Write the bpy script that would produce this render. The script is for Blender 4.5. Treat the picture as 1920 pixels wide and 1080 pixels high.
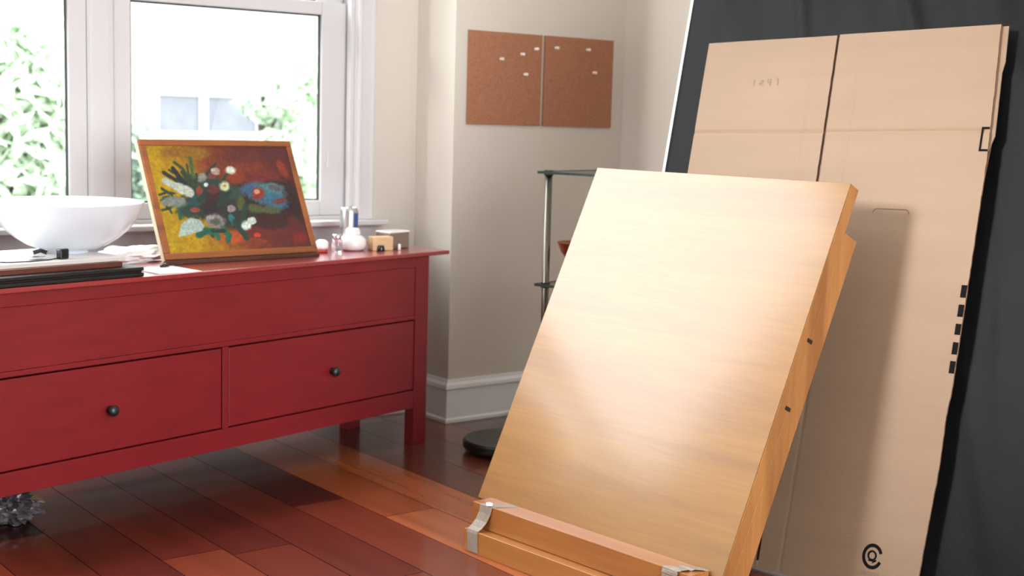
import bpy, bmesh, math, random
from mathutils import Vector, Matrix, noise
import numpy as np
R = math.radians
sc = bpy.context.scene
for o in list(bpy.data.objects): bpy.data.objects.remove(o)
col = sc.collection

# ---------------------------------------------------------------- camera
W_PX, F_PX = 1920.0, 2552.04
YAW, PITCH, ROLL = 0.65975275, -0.12267674, -0.02832677
cam_d = bpy.data.cameras.new('camera'); cam = bpy.data.objects.new('camera', cam_d); col.objects.link(cam)
cam_d.sensor_width = 36.0; cam_d.lens = 36.0 * F_PX / W_PX; cam_d.dof.use_dof = True; cam_d.dof.focus_distance = 3.3; cam_d.dof.aperture_fstop = 4.0; cam_d.clip_start = 0.05; cam_d.clip_end = 200
fw = Vector((math.sin(YAW)*math.cos(PITCH), math.cos(YAW)*math.cos(PITCH), math.sin(PITCH)))
rt = Vector((math.cos(YAW), -math.sin(YAW), 0)); dn = fw.cross(rt)
rt2 = math.cos(ROLL)*rt + math.sin(ROLL)*dn; dn2 = -math.sin(ROLL)*rt + math.cos(ROLL)*dn
cm = Matrix((rt2, -dn2, -fw)).transposed().to_4x4(); cm.translation = Vector((0, 0, 1.2))
cam.matrix_world = cm
sc.camera = cam

# ---------------------------------------------------------------- daylight and exposure
SKY = 13.6
world = bpy.data.worlds.new('overcast_sky'); sc.world = world; world.use_nodes = True
bg = world.node_tree.nodes['Background']; bg.inputs[0].default_value = (0.95, 0.98, 1.0, 1); bg.inputs[1].default_value = SKY
sc.view_settings.view_transform = 'Standard'; sc.view_settings.look = 'None'
sc.view_settings.exposure = -0.17; sc.view_settings.gamma = 1.0; sc.view_settings.use_curve_mapping = False
sc.cycles.use_denoising = True
sc.cycles.max_bounces = 10; sc.cycles.diffuse_bounces = 6; sc.cycles.glossy_bounces = 4; sc.cycles.transparent_max_bounces = 12
sc.cycles.sample_clamp_indirect = 8.0; sc.cycles.caustics_reflective = False; sc.cycles.caustics_refractive = False

# room dimensions (metres)
X_LEFT, X_RIGHT = -3.0, 3.93
Y_BACK, Y_WIN, Y_CORK = -1.9, 4.604, 4.342
X_RET = 3.06
CEIL = 4.15
# window openings: (axis, lo, hi, z0, z1)
WIN_A = (1.815, 2.785, 0.797, 3.95)      # right window of the pair (x0, x1, z0, z1)
WIN_B = (-0.45, 1.745, 0.797, 3.95)
WIN_C = (2.75, 4.50, 1.90, 3.75)         # window in the left wall (y0, y1)
FILL_OPENING = (0.1, 3.25, 0.12, 3.25)          # unseen opening added behind the camera for fill light (x0, x1)

sl = bpy.data.lights.new('sun', 'SUN'); sl.energy = 4.0; sl.angle = R(10); sl.color = (1.0, 0.98, 0.95)   # low hazy sun through the side window
so = bpy.data.objects.new('sun', sl); col.objects.link(so)
so.rotation_euler = Vector((-0.935, 0.185, 0.285)).to_track_quat('Z', 'Y').to_euler()
def portal(name, loc, rot, sx, sy):
    l = bpy.data.lights.new(name, 'AREA'); l.shape = 'RECTANGLE'; l.size = sx; l.size_y = sy; l.cycles.is_portal = True
    o = bpy.data.objects.new(name, l); o.location = loc; o.rotation_euler = rot; col.objects.link(o)
for nm, w in (('daylight_portal', WIN_A), ('daylight_portal.001', WIN_B)):
    portal(nm, ((w[0]+w[1])/2, Y_WIN+0.18, (w[2]+w[3])/2), (R(-90), 0, 0), w[1]-w[0], w[3]-w[2])
portal('daylight_portal.002', (X_LEFT-0.18, (WIN_C[0]+WIN_C[1])/2, (WIN_C[2]+WIN_C[3])/2), (R(-90), 0, R(90)), WIN_C[1]-WIN_C[0], WIN_C[3]-WIN_C[2])
portal('daylight_portal.003', ((FILL_OPENING[0]+FILL_OPENING[1])/2, Y_BACK-0.18, (FILL_OPENING[2]+FILL_OPENING[3])/2), (R(90), 0, 0), FILL_OPENING[1]-FILL_OPENING[0], FILL_OPENING[3]-FILL_OPENING[2])

# ---------------------------------------------------------------- materials
def lin(c):
    out = []
    for v in c[:3]:
        v = v/255.0
        out.append(v/12.92 if v <= 0.04045 else ((v+0.055)/1.055)**2.4)
    return tuple(out) + (1.0,)
def mat(name, rgb, rough=0.5, metal=0.0, var=0.0, vscale=8.0, bump=0.0, bscale=60.0, coat=0.0, coat_rough=0.1, trans=0.0, ior=1.45, spec=0.5, stretch=None, sheen=0.0):
    m = bpy.data.materials.new(name); m.use_nodes = True; nt = m.node_tree; n = nt.nodes; p = n['Principled BSDF']
    p.inputs['Base Color'].default_value = lin(rgb); p.inputs['Roughness'].default_value = rough; p.inputs['Metallic'].default_value = metal
    p.inputs['Coat Weight'].default_value = coat; p.inputs['Coat Roughness'].default_value = coat_rough
    p.inputs['Transmission Weight'].default_value = trans; p.inputs['IOR'].default_value = ior; p.inputs['Specular IOR Level'].default_value = spec
    p.inputs['Sheen Weight'].default_value = sheen
    tc = n.new('ShaderNodeTexCoord'); mp = n.new('ShaderNodeMapping'); nt.links.new(tc.outputs['Object'], mp.inputs[0])
    if stretch: mp.inputs['Scale'].default_value = stretch
    if var > 0:
        t = n.new('ShaderNodeTexNoise'); t.inputs['Scale'].default_value = vscale; t.inputs['Detail'].default_value = 5
        nt.links.new(mp.outputs[0], t.inputs['Vector'])
        r = n.new('ShaderNodeMapRange'); r.inputs['From Min'].default_value = 0.3; r.inputs['From Max'].default_value = 0.7
        r.inputs['To Min'].default_value = 1-var; r.inputs['To Max'].default_value = 1+var
        nt.links.new(t.outputs[0], r.inputs[0])
        mx = n.new('ShaderNodeVectorMath'); mx.operation = 'SCALE'; mx.inputs[0].default_value = lin(rgb)[:3]
        nt.links.new(r.outputs[0], mx.inputs['Scale']); nt.links.new(mx.outputs[0], p.inputs['Base Color'])
    if bump > 0:
        t2 = n.new('ShaderNodeTexNoise'); t2.inputs['Scale'].default_value = bscale; t2.inputs['Detail'].default_value = 4
        nt.links.new(mp.outputs[0], t2.inputs['Vector'])
        b = n.new('ShaderNodeBump'); b.inputs['Strength'].default_value = bump; b.inputs['Distance'].default_value = 0.01
        nt.links.new(t2.outputs[0], b.inputs['Height']); nt.links.new(b.outputs[0], p.inputs['Normal'])
    return m
def wood(name, c1, c2, axis=0, scale=9.0, rough=0.35, coat=0.0, coat_rough=0.25, ring=0.5, stretch=0.07):
    """streaky grain running along the local axis"""
    m = bpy.data.materials.new(name); m.use_nodes = True; nt = m.node_tree; n = nt.nodes; p = n['Principled BSDF']
    tc = n.new('ShaderNodeTexCoord'); mp = n.new('ShaderNodeMapping'); s = [1, 1, 1]; s[axis] = stretch; mp.inputs['Scale'].default_value = s
    nt.links.new(tc.outputs['Object'], mp.inputs[0])
    a = n.new('ShaderNodeTexNoise'); a.inputs['Scale'].default_value = scale; a.inputs['Detail'].default_value = 6; a.inputs['Distortion'].default_value = ring
    b = n.new('ShaderNodeTexNoise'); b.inputs['Scale'].default_value = scale*9; b.inputs['Detail'].default_value = 3
    nt.links.new(mp.outputs[0], a.inputs['Vector']); nt.links.new(mp.outputs[0], b.inputs['Vector'])
    ad = n.new('ShaderNodeMath'); ad.operation = 'MULTIPLY_ADD'; ad.inputs[1].default_value = 0.35; nt.links.new(b.outputs[0], ad.inputs[0]); nt.links.new(a.outputs[0], ad.inputs[2])
    r = n.new('ShaderNodeValToRGB'); r.color_ramp.elements[0].position = 0.50; r.color_ramp.elements[1].position = 0.86
    r.color_ramp.elements[0].color = lin(c1); r.color_ramp.elements[1].color = lin(c2)
    nt.links.new(ad.outputs[0], r.inputs[0]); nt.links.new(r.outputs[0], p.inputs['Base Color'])
    p.inputs['Roughness'].default_value = rough; p.inputs['Coat Weight'].default_value = coat; p.inputs['Coat Roughness'].default_value = coat_rough; p.inputs['Coat IOR'].default_value = 1.5
    bp = n.new('ShaderNodeBump'); bp.inputs['Strength'].default_value = 0.12; bp.inputs['Distance'].default_value = 0.003
    nt.links.new(b.outputs[0], bp.inputs['Height']); nt.links.new(bp.outputs[0], p.inputs['Normal'])
    return m
def attr_mat(name, rough=0.5, coat=0.0, coat_rough=0.1, grain=0.0, gscale=20, stretch=(1, 1, 1), bump=0.0):
    m = bpy.data.materials.new(name); m.use_nodes = True; nt = m.node_tree; n = nt.nodes; p = n['Principled BSDF']
    a = n.new('ShaderNodeVertexColor'); a.layer_name = 'tone'; src = a.outputs[0]
    if grain:
        tc = n.new('ShaderNodeTexCoord'); mp = n.new('ShaderNodeMapping'); mp.inputs['Scale'].default_value = stretch; nt.links.new(tc.outputs['Object'], mp.inputs[0])
        t = n.new('ShaderNodeTexNoise'); t.inputs['Scale'].default_value = gscale; t.inputs['Detail'].default_value = 6; t.inputs['Distortion'].default_value = 0.4
        nt.links.new(mp.outputs[0], t.inputs['Vector'])
        r = n.new('ShaderNodeMapRange'); r.inputs['From Min'].default_value = 0.3; r.inputs['From Max'].default_value = 0.7; r.inputs['To Min'].default_value = 1-grain; r.inputs['To Max'].default_value = 1+grain
        nt.links.new(t.outputs[0], r.inputs[0]); mx = n.new('ShaderNodeVectorMath'); mx.operation = 'SCALE'
        nt.links.new(src, mx.inputs[0]); nt.links.new(r.outputs[0], mx.inputs['Scale']); src = mx.outputs[0]
        if bump:
            b = n.new('ShaderNodeBump'); b.inputs['Strength'].default_value = bump; b.inputs['Distance'].default_value = 0.004
            nt.links.new(t.outputs[0], b.inputs['Height']); nt.links.new(b.outputs[0], p.inputs['Normal'])
    nt.links.new(src, p.inputs['Base Color']); p.inputs['Roughness'].default_value = rough
    p.inputs['Coat Weight'].default_value = coat; p.inputs['Coat Roughness'].default_value = coat_rough
    return m
def pane_mat(name, tint=(1, 1, 1), refl=1.0):
    m = bpy.data.materials.new(name); m.use_nodes = True; nt = m.node_tree; n = nt.nodes
    for x in list(n): n.remove(x)
    out = n.new('ShaderNodeOutputMaterial'); t = n.new('ShaderNodeBsdfTransparent'); t.inputs[0].default_value = (*tint, 1)
    g = n.new('ShaderNodeBsdfGlossy'); g.inputs['Roughness'].default_value = 0.02; mx = n.new('ShaderNodeMixShader')
    lw = n.new('ShaderNodeLayerWeight'); pw = n.new('ShaderNodeMath'); pw.operation = 'POWER'; pw.inputs[1].default_value = 5.0
    ma = n.new('ShaderNodeMath'); ma.operation = 'MULTIPLY_ADD'; ma.inputs[1].default_value = 0.85; ma.inputs[2].default_value = 0.035
    nt.links.new(lw.outputs['Facing'], pw.inputs[0]); nt.links.new(pw.outputs[0], ma.inputs[0]); nt.links.new(ma.outputs[0], mx.inputs[0]); nt.links.new(t.outputs[0], mx.inputs[1]); nt.links.new(g.outputs[0], mx.inputs[2]); nt.links.new(mx.outputs[0], out.inputs[0])
    return m

M = {}
M['wall'] = mat('beige_wall_paint', (206, 199, 189), 0.85, var=0.02, vscale=1.5, bump=0.05, bscale=220)
M['ceiling'] = mat('white_ceiling_paint', (235, 232, 226), 0.9, var=0.01)
M['trim'] = mat('white_trim_gloss', (202, 201, 203), 0.6, var=0.01, vscale=3, spec=0.2)
M['skirt'] = mat('white_skirting_gloss', (232, 233, 236), 0.4, var=0.01, vscale=3)
M['red'] = mat('red_painted_wood', (120, 24, 31), 0.38, var=0.10, vscale=5, stretch=(1, 1, 5), bump=0.06, bscale=70)
M['redtop'] = mat('red_lacquered_top', (142, 40, 44), 0.3, var=0.06, vscale=6, coat=1.0, coat_rough=0.2)
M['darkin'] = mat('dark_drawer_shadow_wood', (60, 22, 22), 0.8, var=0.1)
M['knob'] = mat('dark_pewter_metal', (62, 66, 68), 0.32, metal=0.7, var=0.1, vscale=40)
M['frame'] = wood('chestnut_frame_wood', (118, 66, 36), (166, 98, 48), 0, 14, 0.4)
M['lit_side'] = wood('window_lit_frame_side', (222, 204, 170), (240, 226, 196), 2, 16, 0.5)  # cream tone paints window light on to the sides of the frame
M['ledge'] = wood('dark_walnut_wood', (58, 30, 20), (92, 50, 30), 0, 14, 0.5)
M['board'] = wood('birch_ply_face', (120, 76, 4), (136, 92, 14), 0, 15, 0.55, coat=1.0, coat_rough=0.16, ring=0.6, stretch=0.07)
M['board_side'] = wood('oiled_beech_wood', (132, 84, 42), (164, 112, 62), 2, 12, 0.42, stretch=0.05)
M['rail'] = wood('oiled_beech_rail', (140, 82, 34), (166, 110, 54), 0, 10, 0.42, coat=0.4, coat_rough=0.3, stretch=0.05)
M['tape'] = mat('masking_tape', (140, 128, 116), 0.5, var=0.10, vscale=60, bump=0.25, bscale=90, stretch=(1, 1, 0.3))
M['card'] = mat('kraft_cardboard', (136, 112, 90), 0.6, var=0.05, vscale=6, bump=0.05, bscale=120, stretch=(0.25, 1, 2.5))
M['cardedge'] = mat('corrugated_edge', (104, 72, 52), 0.8, var=0.25, vscale=180)
M['ink'] = mat('black_print_ink', (16, 15, 17), 0.8, var=0.15, vscale=60, spec=0.1)
M['faint'] = mat('faint_pressed_print', (122, 102, 84), 0.6, var=0.1, vscale=40)
M['black'] = mat('black_backdrop_fabric', (13, 14, 15), 0.52, var=0.2, vscale=9, bump=0.06, bscale=160, spec=0.15)
M['foam'] = mat('white_foam_board', (228, 232, 232), 0.6, var=0.02)
M['cork'] = mat('cork_granules', (164, 112, 84), 0.9, var=0.22, vscale=190, bump=0.4, bscale=220)
M['pin'] = mat('clear_plastic_pin', (246, 238, 232), 0.25, trans=0.0, var=0.02)
M['steel'] = mat('pin_steel', (170, 170, 170), 0.25, metal=1.0, var=0.05)
M['bowl'] = mat('white_porcelain', (224, 230, 238), 0.2, coat=0.3, var=0.01)
M['paper'] = mat('white_paper', (226, 224, 222), 0.7, var=0.02, vscale=12)
M['paperedge'] = mat('paper_block_edge', (206, 200, 196), 0.8, var=0.08, vscale=220, stretch=(0.05, 0.05, 6))
M['blackboard'] = mat('black_portfolio_cover', (20, 20, 21), 0.42, var=0.15, vscale=30, bump=0.1)
M['brownboard'] = wood('mahogany_board', (66, 30, 24), (102, 52, 36), 0, 16, 0.4)
M['plastic'] = mat('black_glossy_plastic', (18, 18, 22), 0.2, coat=0.4, var=0.1)
M['discside'] = mat('black_rubber_bumper', (14, 14, 15), 0.35, var=0.1, vscale=30)
M['disctop'] = mat('dark_grey_satin_plastic', (58, 57, 55), 0.42, var=0.06, vscale=10)
M['chrome'] = mat('brushed_chrome', (112, 108, 100), 0.3, metal=1.0, var=0.05)
M['rubber'] = mat('black_shelf_collar', (24, 28, 28), 0.35, var=0.1)
M['glass'] = pane_mat('window_glass')
M['shelfglass'] = pane_mat('clear_shelf_glass', (0.93, 0.97, 0.95))
M['glassedge'] = mat('green_glass_edge', (48, 62, 56), 0.12, var=0.1, vscale=30, spec=0.6)
M['gasket'] = mat('dark_window_gasket', (60, 66, 66), 0.6, var=0.05)
M['terracotta'] = wood('reddish_turned_wood', (96, 34, 14), (140, 62, 28), 2, 14, 0.3, coat=0.3)
M['darkstem'] = mat('dark_bronze_stem', (46, 38, 30), 0.4, metal=0.3, var=0.1)
M['alu'] = mat('can_aluminium', (200, 202, 206), 0.25, metal=0.9, var=0.04)
M['blue'] = mat('can_blue_print', (70, 96, 158), 0.3, metal=0.4, var=0.05)
M['cream'] = wood('cream_birch_block', (206, 170, 128), (226, 200, 164), 0, 20, 0.5)
M['tin'] = mat('grey_brown_tin', (140, 124, 112), 0.4, metal=0.3, var=0.08, vscale=20)
M['whitegloss'] = mat('white_glazed_plastic', (236, 234, 236), 0.18, coat=0.4, var=0.01)
M['redcap'] = mat('red_cap_plastic', (176, 66, 56), 0.4, var=0.05)
M['clear'] = mat('clear_glass_jar', (232, 232, 236), 0.05, trans=0.85, var=0.01)
M['film'] = mat('crinkled_clear_film', (112, 106, 112), 0.12, trans=0.35, coat=1.0, coat_rough=0.05, var=0.5, vscale=30, ior=1.3)
M['tan'] = mat('tan_card_scrap', (150, 122, 84), 0.7, var=0.1)
M['side_white'] = mat('white_house_siding', (150, 150, 151), 0.9, var=0.03)
M['side_trim'] = mat('house_window_trim', (165, 165, 168), 0.8, var=0.02)
M['side_glass'] = mat('house_window_glass', (96, 100, 108), 0.7, var=0.15, vscale=2)
M['roof'] = mat('house_shingle', (140, 138, 138), 0.9, var=0.2, vscale=10)
M['leaf'] = mat('pale_birch_leaves', (186, 206, 180), 0.8, var=0.2, vscale=0.8)
M['leaf2'] = mat('blue_green_leaves', (152, 176, 156), 0.8, var=0.3, vscale=0.8)
M['leaf3'] = mat('dark_row_leaves', (66, 84, 58), 0.8, var=0.3, vscale=0.8)
M['bark'] = mat('grey_bark', (40, 36, 32), 0.9, var=0.2, vscale=12)
M['lawn'] = mat('short_lawn', (112, 118, 106), 0.9, var=0.2, vscale=2)

# ---------------------------------------------------------------- mesh helpers
def link(name, bm, m, parent=None, smooth=False, bevel=0.0, seg=2):
    me = bpy.data.meshes.new(name); bmesh.ops.recalc_face_normals(bm, faces=bm.faces[:]) if not getattr(bm, '_keep', False) else None
    bm.to_mesh(me); bm.free()
    mats = m if isinstance(m, (list, tuple)) else [m]
    for x in mats: me.materials.append(x)
    if smooth:
        for p in me.polygons: p.use_smooth = True
    o = bpy.data.objects.new(name, me); col.objects.link(o)
    if parent: o.parent = parent
    if bevel:
        b = o.modifiers.new('soft_edges', 'BEVEL'); b.width = bevel; b.segments = seg; b.limit_method = 'ANGLE'; b.angle_limit = R(40)
    return o
def NB(): return bmesh.new()
def box(bm, x0, x1, y0, y1, z0, z1, mi=0):
    vs = [bm.verts.new((x, y, z)) for z in (z0, z1) for y in (y0, y1) for x in (x0, x1)]
    for f in ((0, 2, 3, 1), (4, 5, 7, 6), (0, 1, 5, 4), (2, 6, 7, 3), (0, 4, 6, 2), (1, 3, 7, 5)):
        bm.faces.new([vs[i] for i in f]).material_index = mi
    return vs
def obox(bm, o, u, v, w, a0, a1, b0, b1, c0, c1, mi=0):
    """box in an oblique frame"""
    o, u, v, w = Vector(o), Vector(u), Vector(v), Vector(w)
    vs = [bm.verts.new(o+u*a+v*b+w*c) for c in (c0, c1) for b in (b0, b1) for a in (a0, a1)]
    for f in ((0, 2, 3, 1), (4, 5, 7, 6), (0, 1, 5, 4), (2, 6, 7, 3), (0, 4, 6, 2), (1, 3, 7, 5)):
        bm.faces.new([vs[i] for i in f]).material_index = mi
def prism(bm, poly, d0, d1, axis='y', mi=0):
    """extrude a 2D outline; axis names the extrusion direction"""
    def P(p, d): return {'y': (p[0], d, p[1]), 'x': (d, p[0], p[1]), 'z': (p[0], p[1], d)}[axis]
    a = [bm.verts.new(P(p, d0)) for p in poly]; b = [bm.verts.new(P(p, d1)) for p in poly]
    n = len(poly)
    bm.faces.new(a).material_index = mi; bm.faces.new(b[::-1]).material_index = mi
    for i in range(n): bm.faces.new((a[i], a[(i+1) % n], b[(i+1) % n], b[i])).material_index = mi
def lathe(bm, prof, cx=0, cy=0, seg=40, mi=0, close=False):
    rings = []
    for r, z in prof:
        if r < 1e-6: rings.append([bm.verts.new((cx, cy, z))])
        else: rings.append([bm.verts.new((cx+r*math.cos(2*math.pi*i/seg), cy+r*math.sin(2*math.pi*i/seg), z)) for i in range(seg)])
    for a, b in zip(rings, rings[1:]):
        for i in range(seg):
            j = (i+1) % seg
            if len(a) == 1 and len(b) == 1: continue
            if len(a) == 1: f = bm.faces.new((a[0], b[j], b[i]))
            elif len(b) == 1: f = bm.faces.new((a[i], a[j], b[0]))
            else: f = bm.faces.new((a[i], a[j], b[j], b[i]))
            f.material_index = mi
def tube(bm, pts, r, seg=8, mi=0):
    pts = [Vector(p) for p in pts]; rings = []
    for i, p in enumerate(pts):
        d = (pts[min(i+1, len(pts)-1)]-pts[max(i-1, 0)]).normalized()
        a = d.orthogonal().normalized() if not rings else (rings[-1][1]-d*rings[-1][1].dot(d)).normalized()
        b = d.cross(a); rr = r[i] if isinstance(r, (list, tuple)) else r
        rings.append(([bm.verts.new(p+(a*math.cos(2*math.pi*k/seg)+b*math.sin(2*math.pi*k/seg))*rr) for k in range(seg)], a))
    for (A, _), (B, _) in zip(rings, rings[1:]):
        for k in range(seg): bm.faces.new((A[k], A[(k+1) % seg], B[(k+1) % seg], B[k])).material_index = mi
    bm.faces.new(rings[0][0][::-1]).material_index = mi; bm.faces.new(rings[-1][0]).material_index = mi
def ribbon(bm, pts, widths, thick=0.0006):
    """pts: list of (centre, side direction, normal)"""
    rows = []
    for (c, s, n), w in zip(pts, widths):
        c, s, n = Vector(c), Vector(s).normalized(), Vector(n).normalized()
        rows.append([bm.verts.new(c-s*w/2+n*thick), bm.verts.new(c+s*w/2+n*thick), bm.verts.new(c+s*w/2+n*0.0001), bm.verts.new(c-s*w/2+n*0.0001)])
    for a, b in zip(rows, rows[1:]):
        for k in range(4): bm.faces.new((a[k], a[(k+1) % 4], b[(k+1) % 4], b[k]))
    bm.faces.new(rows[0]); bm.faces.new(rows[-1][::-1])
def sheet(bm, poly_fn, nu, nv, thick, mi_side=None):
    """grid surface with thickness: poly_fn(i/nu, j/nv) -> front point, back point"""
    F = [[bm.verts.new(poly_fn(i/nu, j/nv)[0]) for i in range(nu+1)] for j in range(nv+1)]
    B = [[bm.verts.new(poly_fn(i/nu, j/nv)[1]) for i in range(nu+1)] for j in range(nv+1)]
    for j in range(nv):
        for i in range(nu):
            bm.faces.new((F[j][i], F[j][i+1], F[j+1][i+1], F[j+1][i])); bm.faces.new((B[j][i], B[j+1][i], B[j+1][i+1], B[j][i+1]))
    s = mi_side or 0
    for i in range(nu):
        bm.faces.new((F[0][i], B[0][i], B[0][i+1], F[0][i+1])).material_index = s; bm.faces.new((F[nv][i], F[nv][i+1], B[nv][i+1], B[nv][i])).material_index = s
    for j in range(nv):
        bm.faces.new((F[j][0], F[j+1][0], B[j+1][0], B[j][0])).material_index = s; bm.faces.new((F[j][nu], B[j][nu], B[j+1][nu], F[j+1][nu])).material_index = s
def thing(name, label, cat, mw=None, group=None):
    o = bpy.data.objects.new(name, None); col.objects.link(o); o.empty_display_size = 0.05
    o['label'] = label; o['category'] = cat
    if group: o['group'] = group
    if mw is not None: o.matrix_world = mw
    return o
def tag(o, label, cat, group=None):
    o['label'] = label; o['category'] = cat
    if group: o['group'] = group
    return o
def struct(name, bm, m, parent=None, bevel=0.0, smooth=False):
    o = link(name, bm, m, parent, bevel=bevel, smooth=smooth)
    if not parent: o['kind'] = 'structure'
    return o
def frame_mw(o, x, y, z):
    m = Matrix((Vector(x), Vector(y), Vector(z))).transposed().to_4x4(); m.translation = Vector(o); return m
def T(x, y, z, rz=0): return Matrix.Translation((x, y, z)) @ Matrix.Rotation(rz, 4, 'Z')

# ================================================================ THE ROOM
# floor: planks run towards the window wall, each 0.18 m wide
def build_floor():
    bm = NB(); cl = bm.loops.layers.float_color.new('tone'); rnd = random.Random(5)
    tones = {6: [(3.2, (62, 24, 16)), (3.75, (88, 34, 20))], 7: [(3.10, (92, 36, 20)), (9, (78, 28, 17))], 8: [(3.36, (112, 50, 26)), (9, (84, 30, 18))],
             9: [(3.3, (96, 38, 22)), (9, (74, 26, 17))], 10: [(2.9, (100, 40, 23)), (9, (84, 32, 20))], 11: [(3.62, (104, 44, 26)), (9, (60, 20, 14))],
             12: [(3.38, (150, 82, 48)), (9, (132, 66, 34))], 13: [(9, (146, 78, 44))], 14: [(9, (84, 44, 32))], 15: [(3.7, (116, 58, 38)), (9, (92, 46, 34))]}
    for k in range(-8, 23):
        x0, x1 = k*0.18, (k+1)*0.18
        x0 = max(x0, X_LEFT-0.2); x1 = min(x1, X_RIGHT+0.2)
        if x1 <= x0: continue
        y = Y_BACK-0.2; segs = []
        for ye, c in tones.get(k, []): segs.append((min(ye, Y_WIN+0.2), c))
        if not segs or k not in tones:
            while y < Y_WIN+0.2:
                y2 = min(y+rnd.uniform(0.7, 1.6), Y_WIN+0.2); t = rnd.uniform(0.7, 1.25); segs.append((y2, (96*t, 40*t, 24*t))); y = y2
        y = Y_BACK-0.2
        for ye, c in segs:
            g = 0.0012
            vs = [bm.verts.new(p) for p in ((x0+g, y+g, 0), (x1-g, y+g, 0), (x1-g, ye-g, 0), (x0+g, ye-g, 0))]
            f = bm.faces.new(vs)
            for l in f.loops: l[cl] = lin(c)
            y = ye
            if ye >= Y_WIN+0.2: break
    # groove bed just below the boards, and the slab under it
    vs = box(bm, X_LEFT-0.2, X_RIGHT+0.2, Y_BACK-0.2, Y_WIN+0.2, -0.12, -0.0015)
    for v in vs:
        for l in v.link_loops: l[cl] = lin((40, 16, 11))
    return struct('floor', bm, attr_mat('glossy_cherry_planks', rough=0.27, coat=0.32, coat_rough=0.08, grain=0.22, gscale=14, stretch=(1, 0.08, 1), bump=0.05))
build_floor()

def wall_with_holes(name, axis, pos, thick, a0, a1, z0, z1, holes):
    """axis 'y': wall in the XZ plane at y=pos..pos+thick. holes: list of (h0,h1,hz0,hz1)"""
    bm = NB(); holes = sorted(holes)
    def bx(p0, p1, q0, q1):
        if p1-p0 < 1e-5 or q1-q0 < 1e-5: return
        lo, hi = min(pos, pos+thick), max(pos, pos+thick)
        if axis == 'y': box(bm, p0, p1, lo, hi, q0, q1)
        else: box(bm, lo, hi, p0, p1, q0, q1)
    cur = a0
    for h in holes:
        bx(cur, h[0], z0, z1); bx(h[0], h[1], z0, h[2]); bx(h[0], h[1], h[3], z1); cur = h[1]
    bx(cur, a1, z0, z1)
    return struct(name, bm, M['wall'])
wall_with_holes('wall_window', 'y', Y_WIN, 0.16, X_LEFT-0.16, X_RET, 0, CEIL, [(WIN_B[0], WIN_A[1], WIN_A[2], WIN_A[3])])
wall_with_holes('wall_left', 'x', X_LEFT, -0.16, Y_BACK-0.16, Y_WIN, 0, CEIL, [WIN_C])
wall_with_holes('wall_back', 'y', Y_BACK, -0.16, X_LEFT, X_RIGHT, 0, CEIL, [FILL_OPENING])
bm = NB(); box(bm, X_RIGHT, X_RIGHT+0.16, Y_BACK-0.16, Y_CORK, 0, CEIL); struct('wall_right', bm, M['wall'])
bm = NB(); box(bm, X_RET, X_RIGHT+0.16, Y_CORK, Y_WIN+0.16, 0, CEIL); struct('wall_cork', bm, M['wall'])   # the pier with the return face
bm = NB(); box(bm, X_LEFT-0.16, X_RIGHT+0.16, Y_BACK-0.16, Y_WIN+0.16, CEIL, CEIL+0.1); struct('ceiling', bm, M['ceiling'])

# skirting: profile (out from the wall, height)
SK = [(0, 0), (0.022, 0), (0.022, 0.012), (0.016, 0.02), (0.014, 0.13), (0.020, 0.136), (0.018, 0.150), (0.008, 0.160), (0.006, 0.172), (0, 0.172)]
def skirting(name, p0, p1, out, e0=0, e1=0):
    """p0->p1 along the wall, out = unit normal into the room; e0/e1 mitre signs"""
    bm = NB(); p0, p1, out = Vector((*p0, 0)), Vector((*p1, 0)), Vector((*out, 0)); d = (p1-p0).normalized()
    A = [bm.verts.new(p0+out*(o+0.0005)+d*(-e0*o)+Vector((0, 0, z+0.001))) for o, z in SK]
    B = [bm.verts.new(p1+out*(o+0.0005)+d*(e1*o)+Vector((0, 0, z+0.001))) for o, z in SK]
    bm.faces.new(A); bm.faces.new(B[::-1])
    for i in range(len(SK)): j = (i+1) % len(SK); bm.faces.new((A[i], A[j], B[j], B[i]))
    return struct(name, bm, M['skirt'])
skirting('baseboard_cork', (X_RET, Y_CORK), (X_RIGHT, Y_CORK), (0, -1), e0=1, e1=-1)
skirting('baseboard_return', (X_RET, Y_CORK), (X_RET, Y_WIN), (-1, 0), e0=1, e1=-1)
skirting('baseboard_window', (X_LEFT, Y_WIN), (X_RET, Y_WIN), (0, -1), e0=-1, e1=-1)
skirting('baseboard_right', (X_RIGHT, Y_BACK), (X_RIGHT, Y_CORK), (-1, 0), e0=-1, e1=-1)
skirting('baseboard_left', (X_LEFT, Y_BACK), (X_LEFT, Y_WIN), (1, 0), e0=-1, e1=-1)

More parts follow.
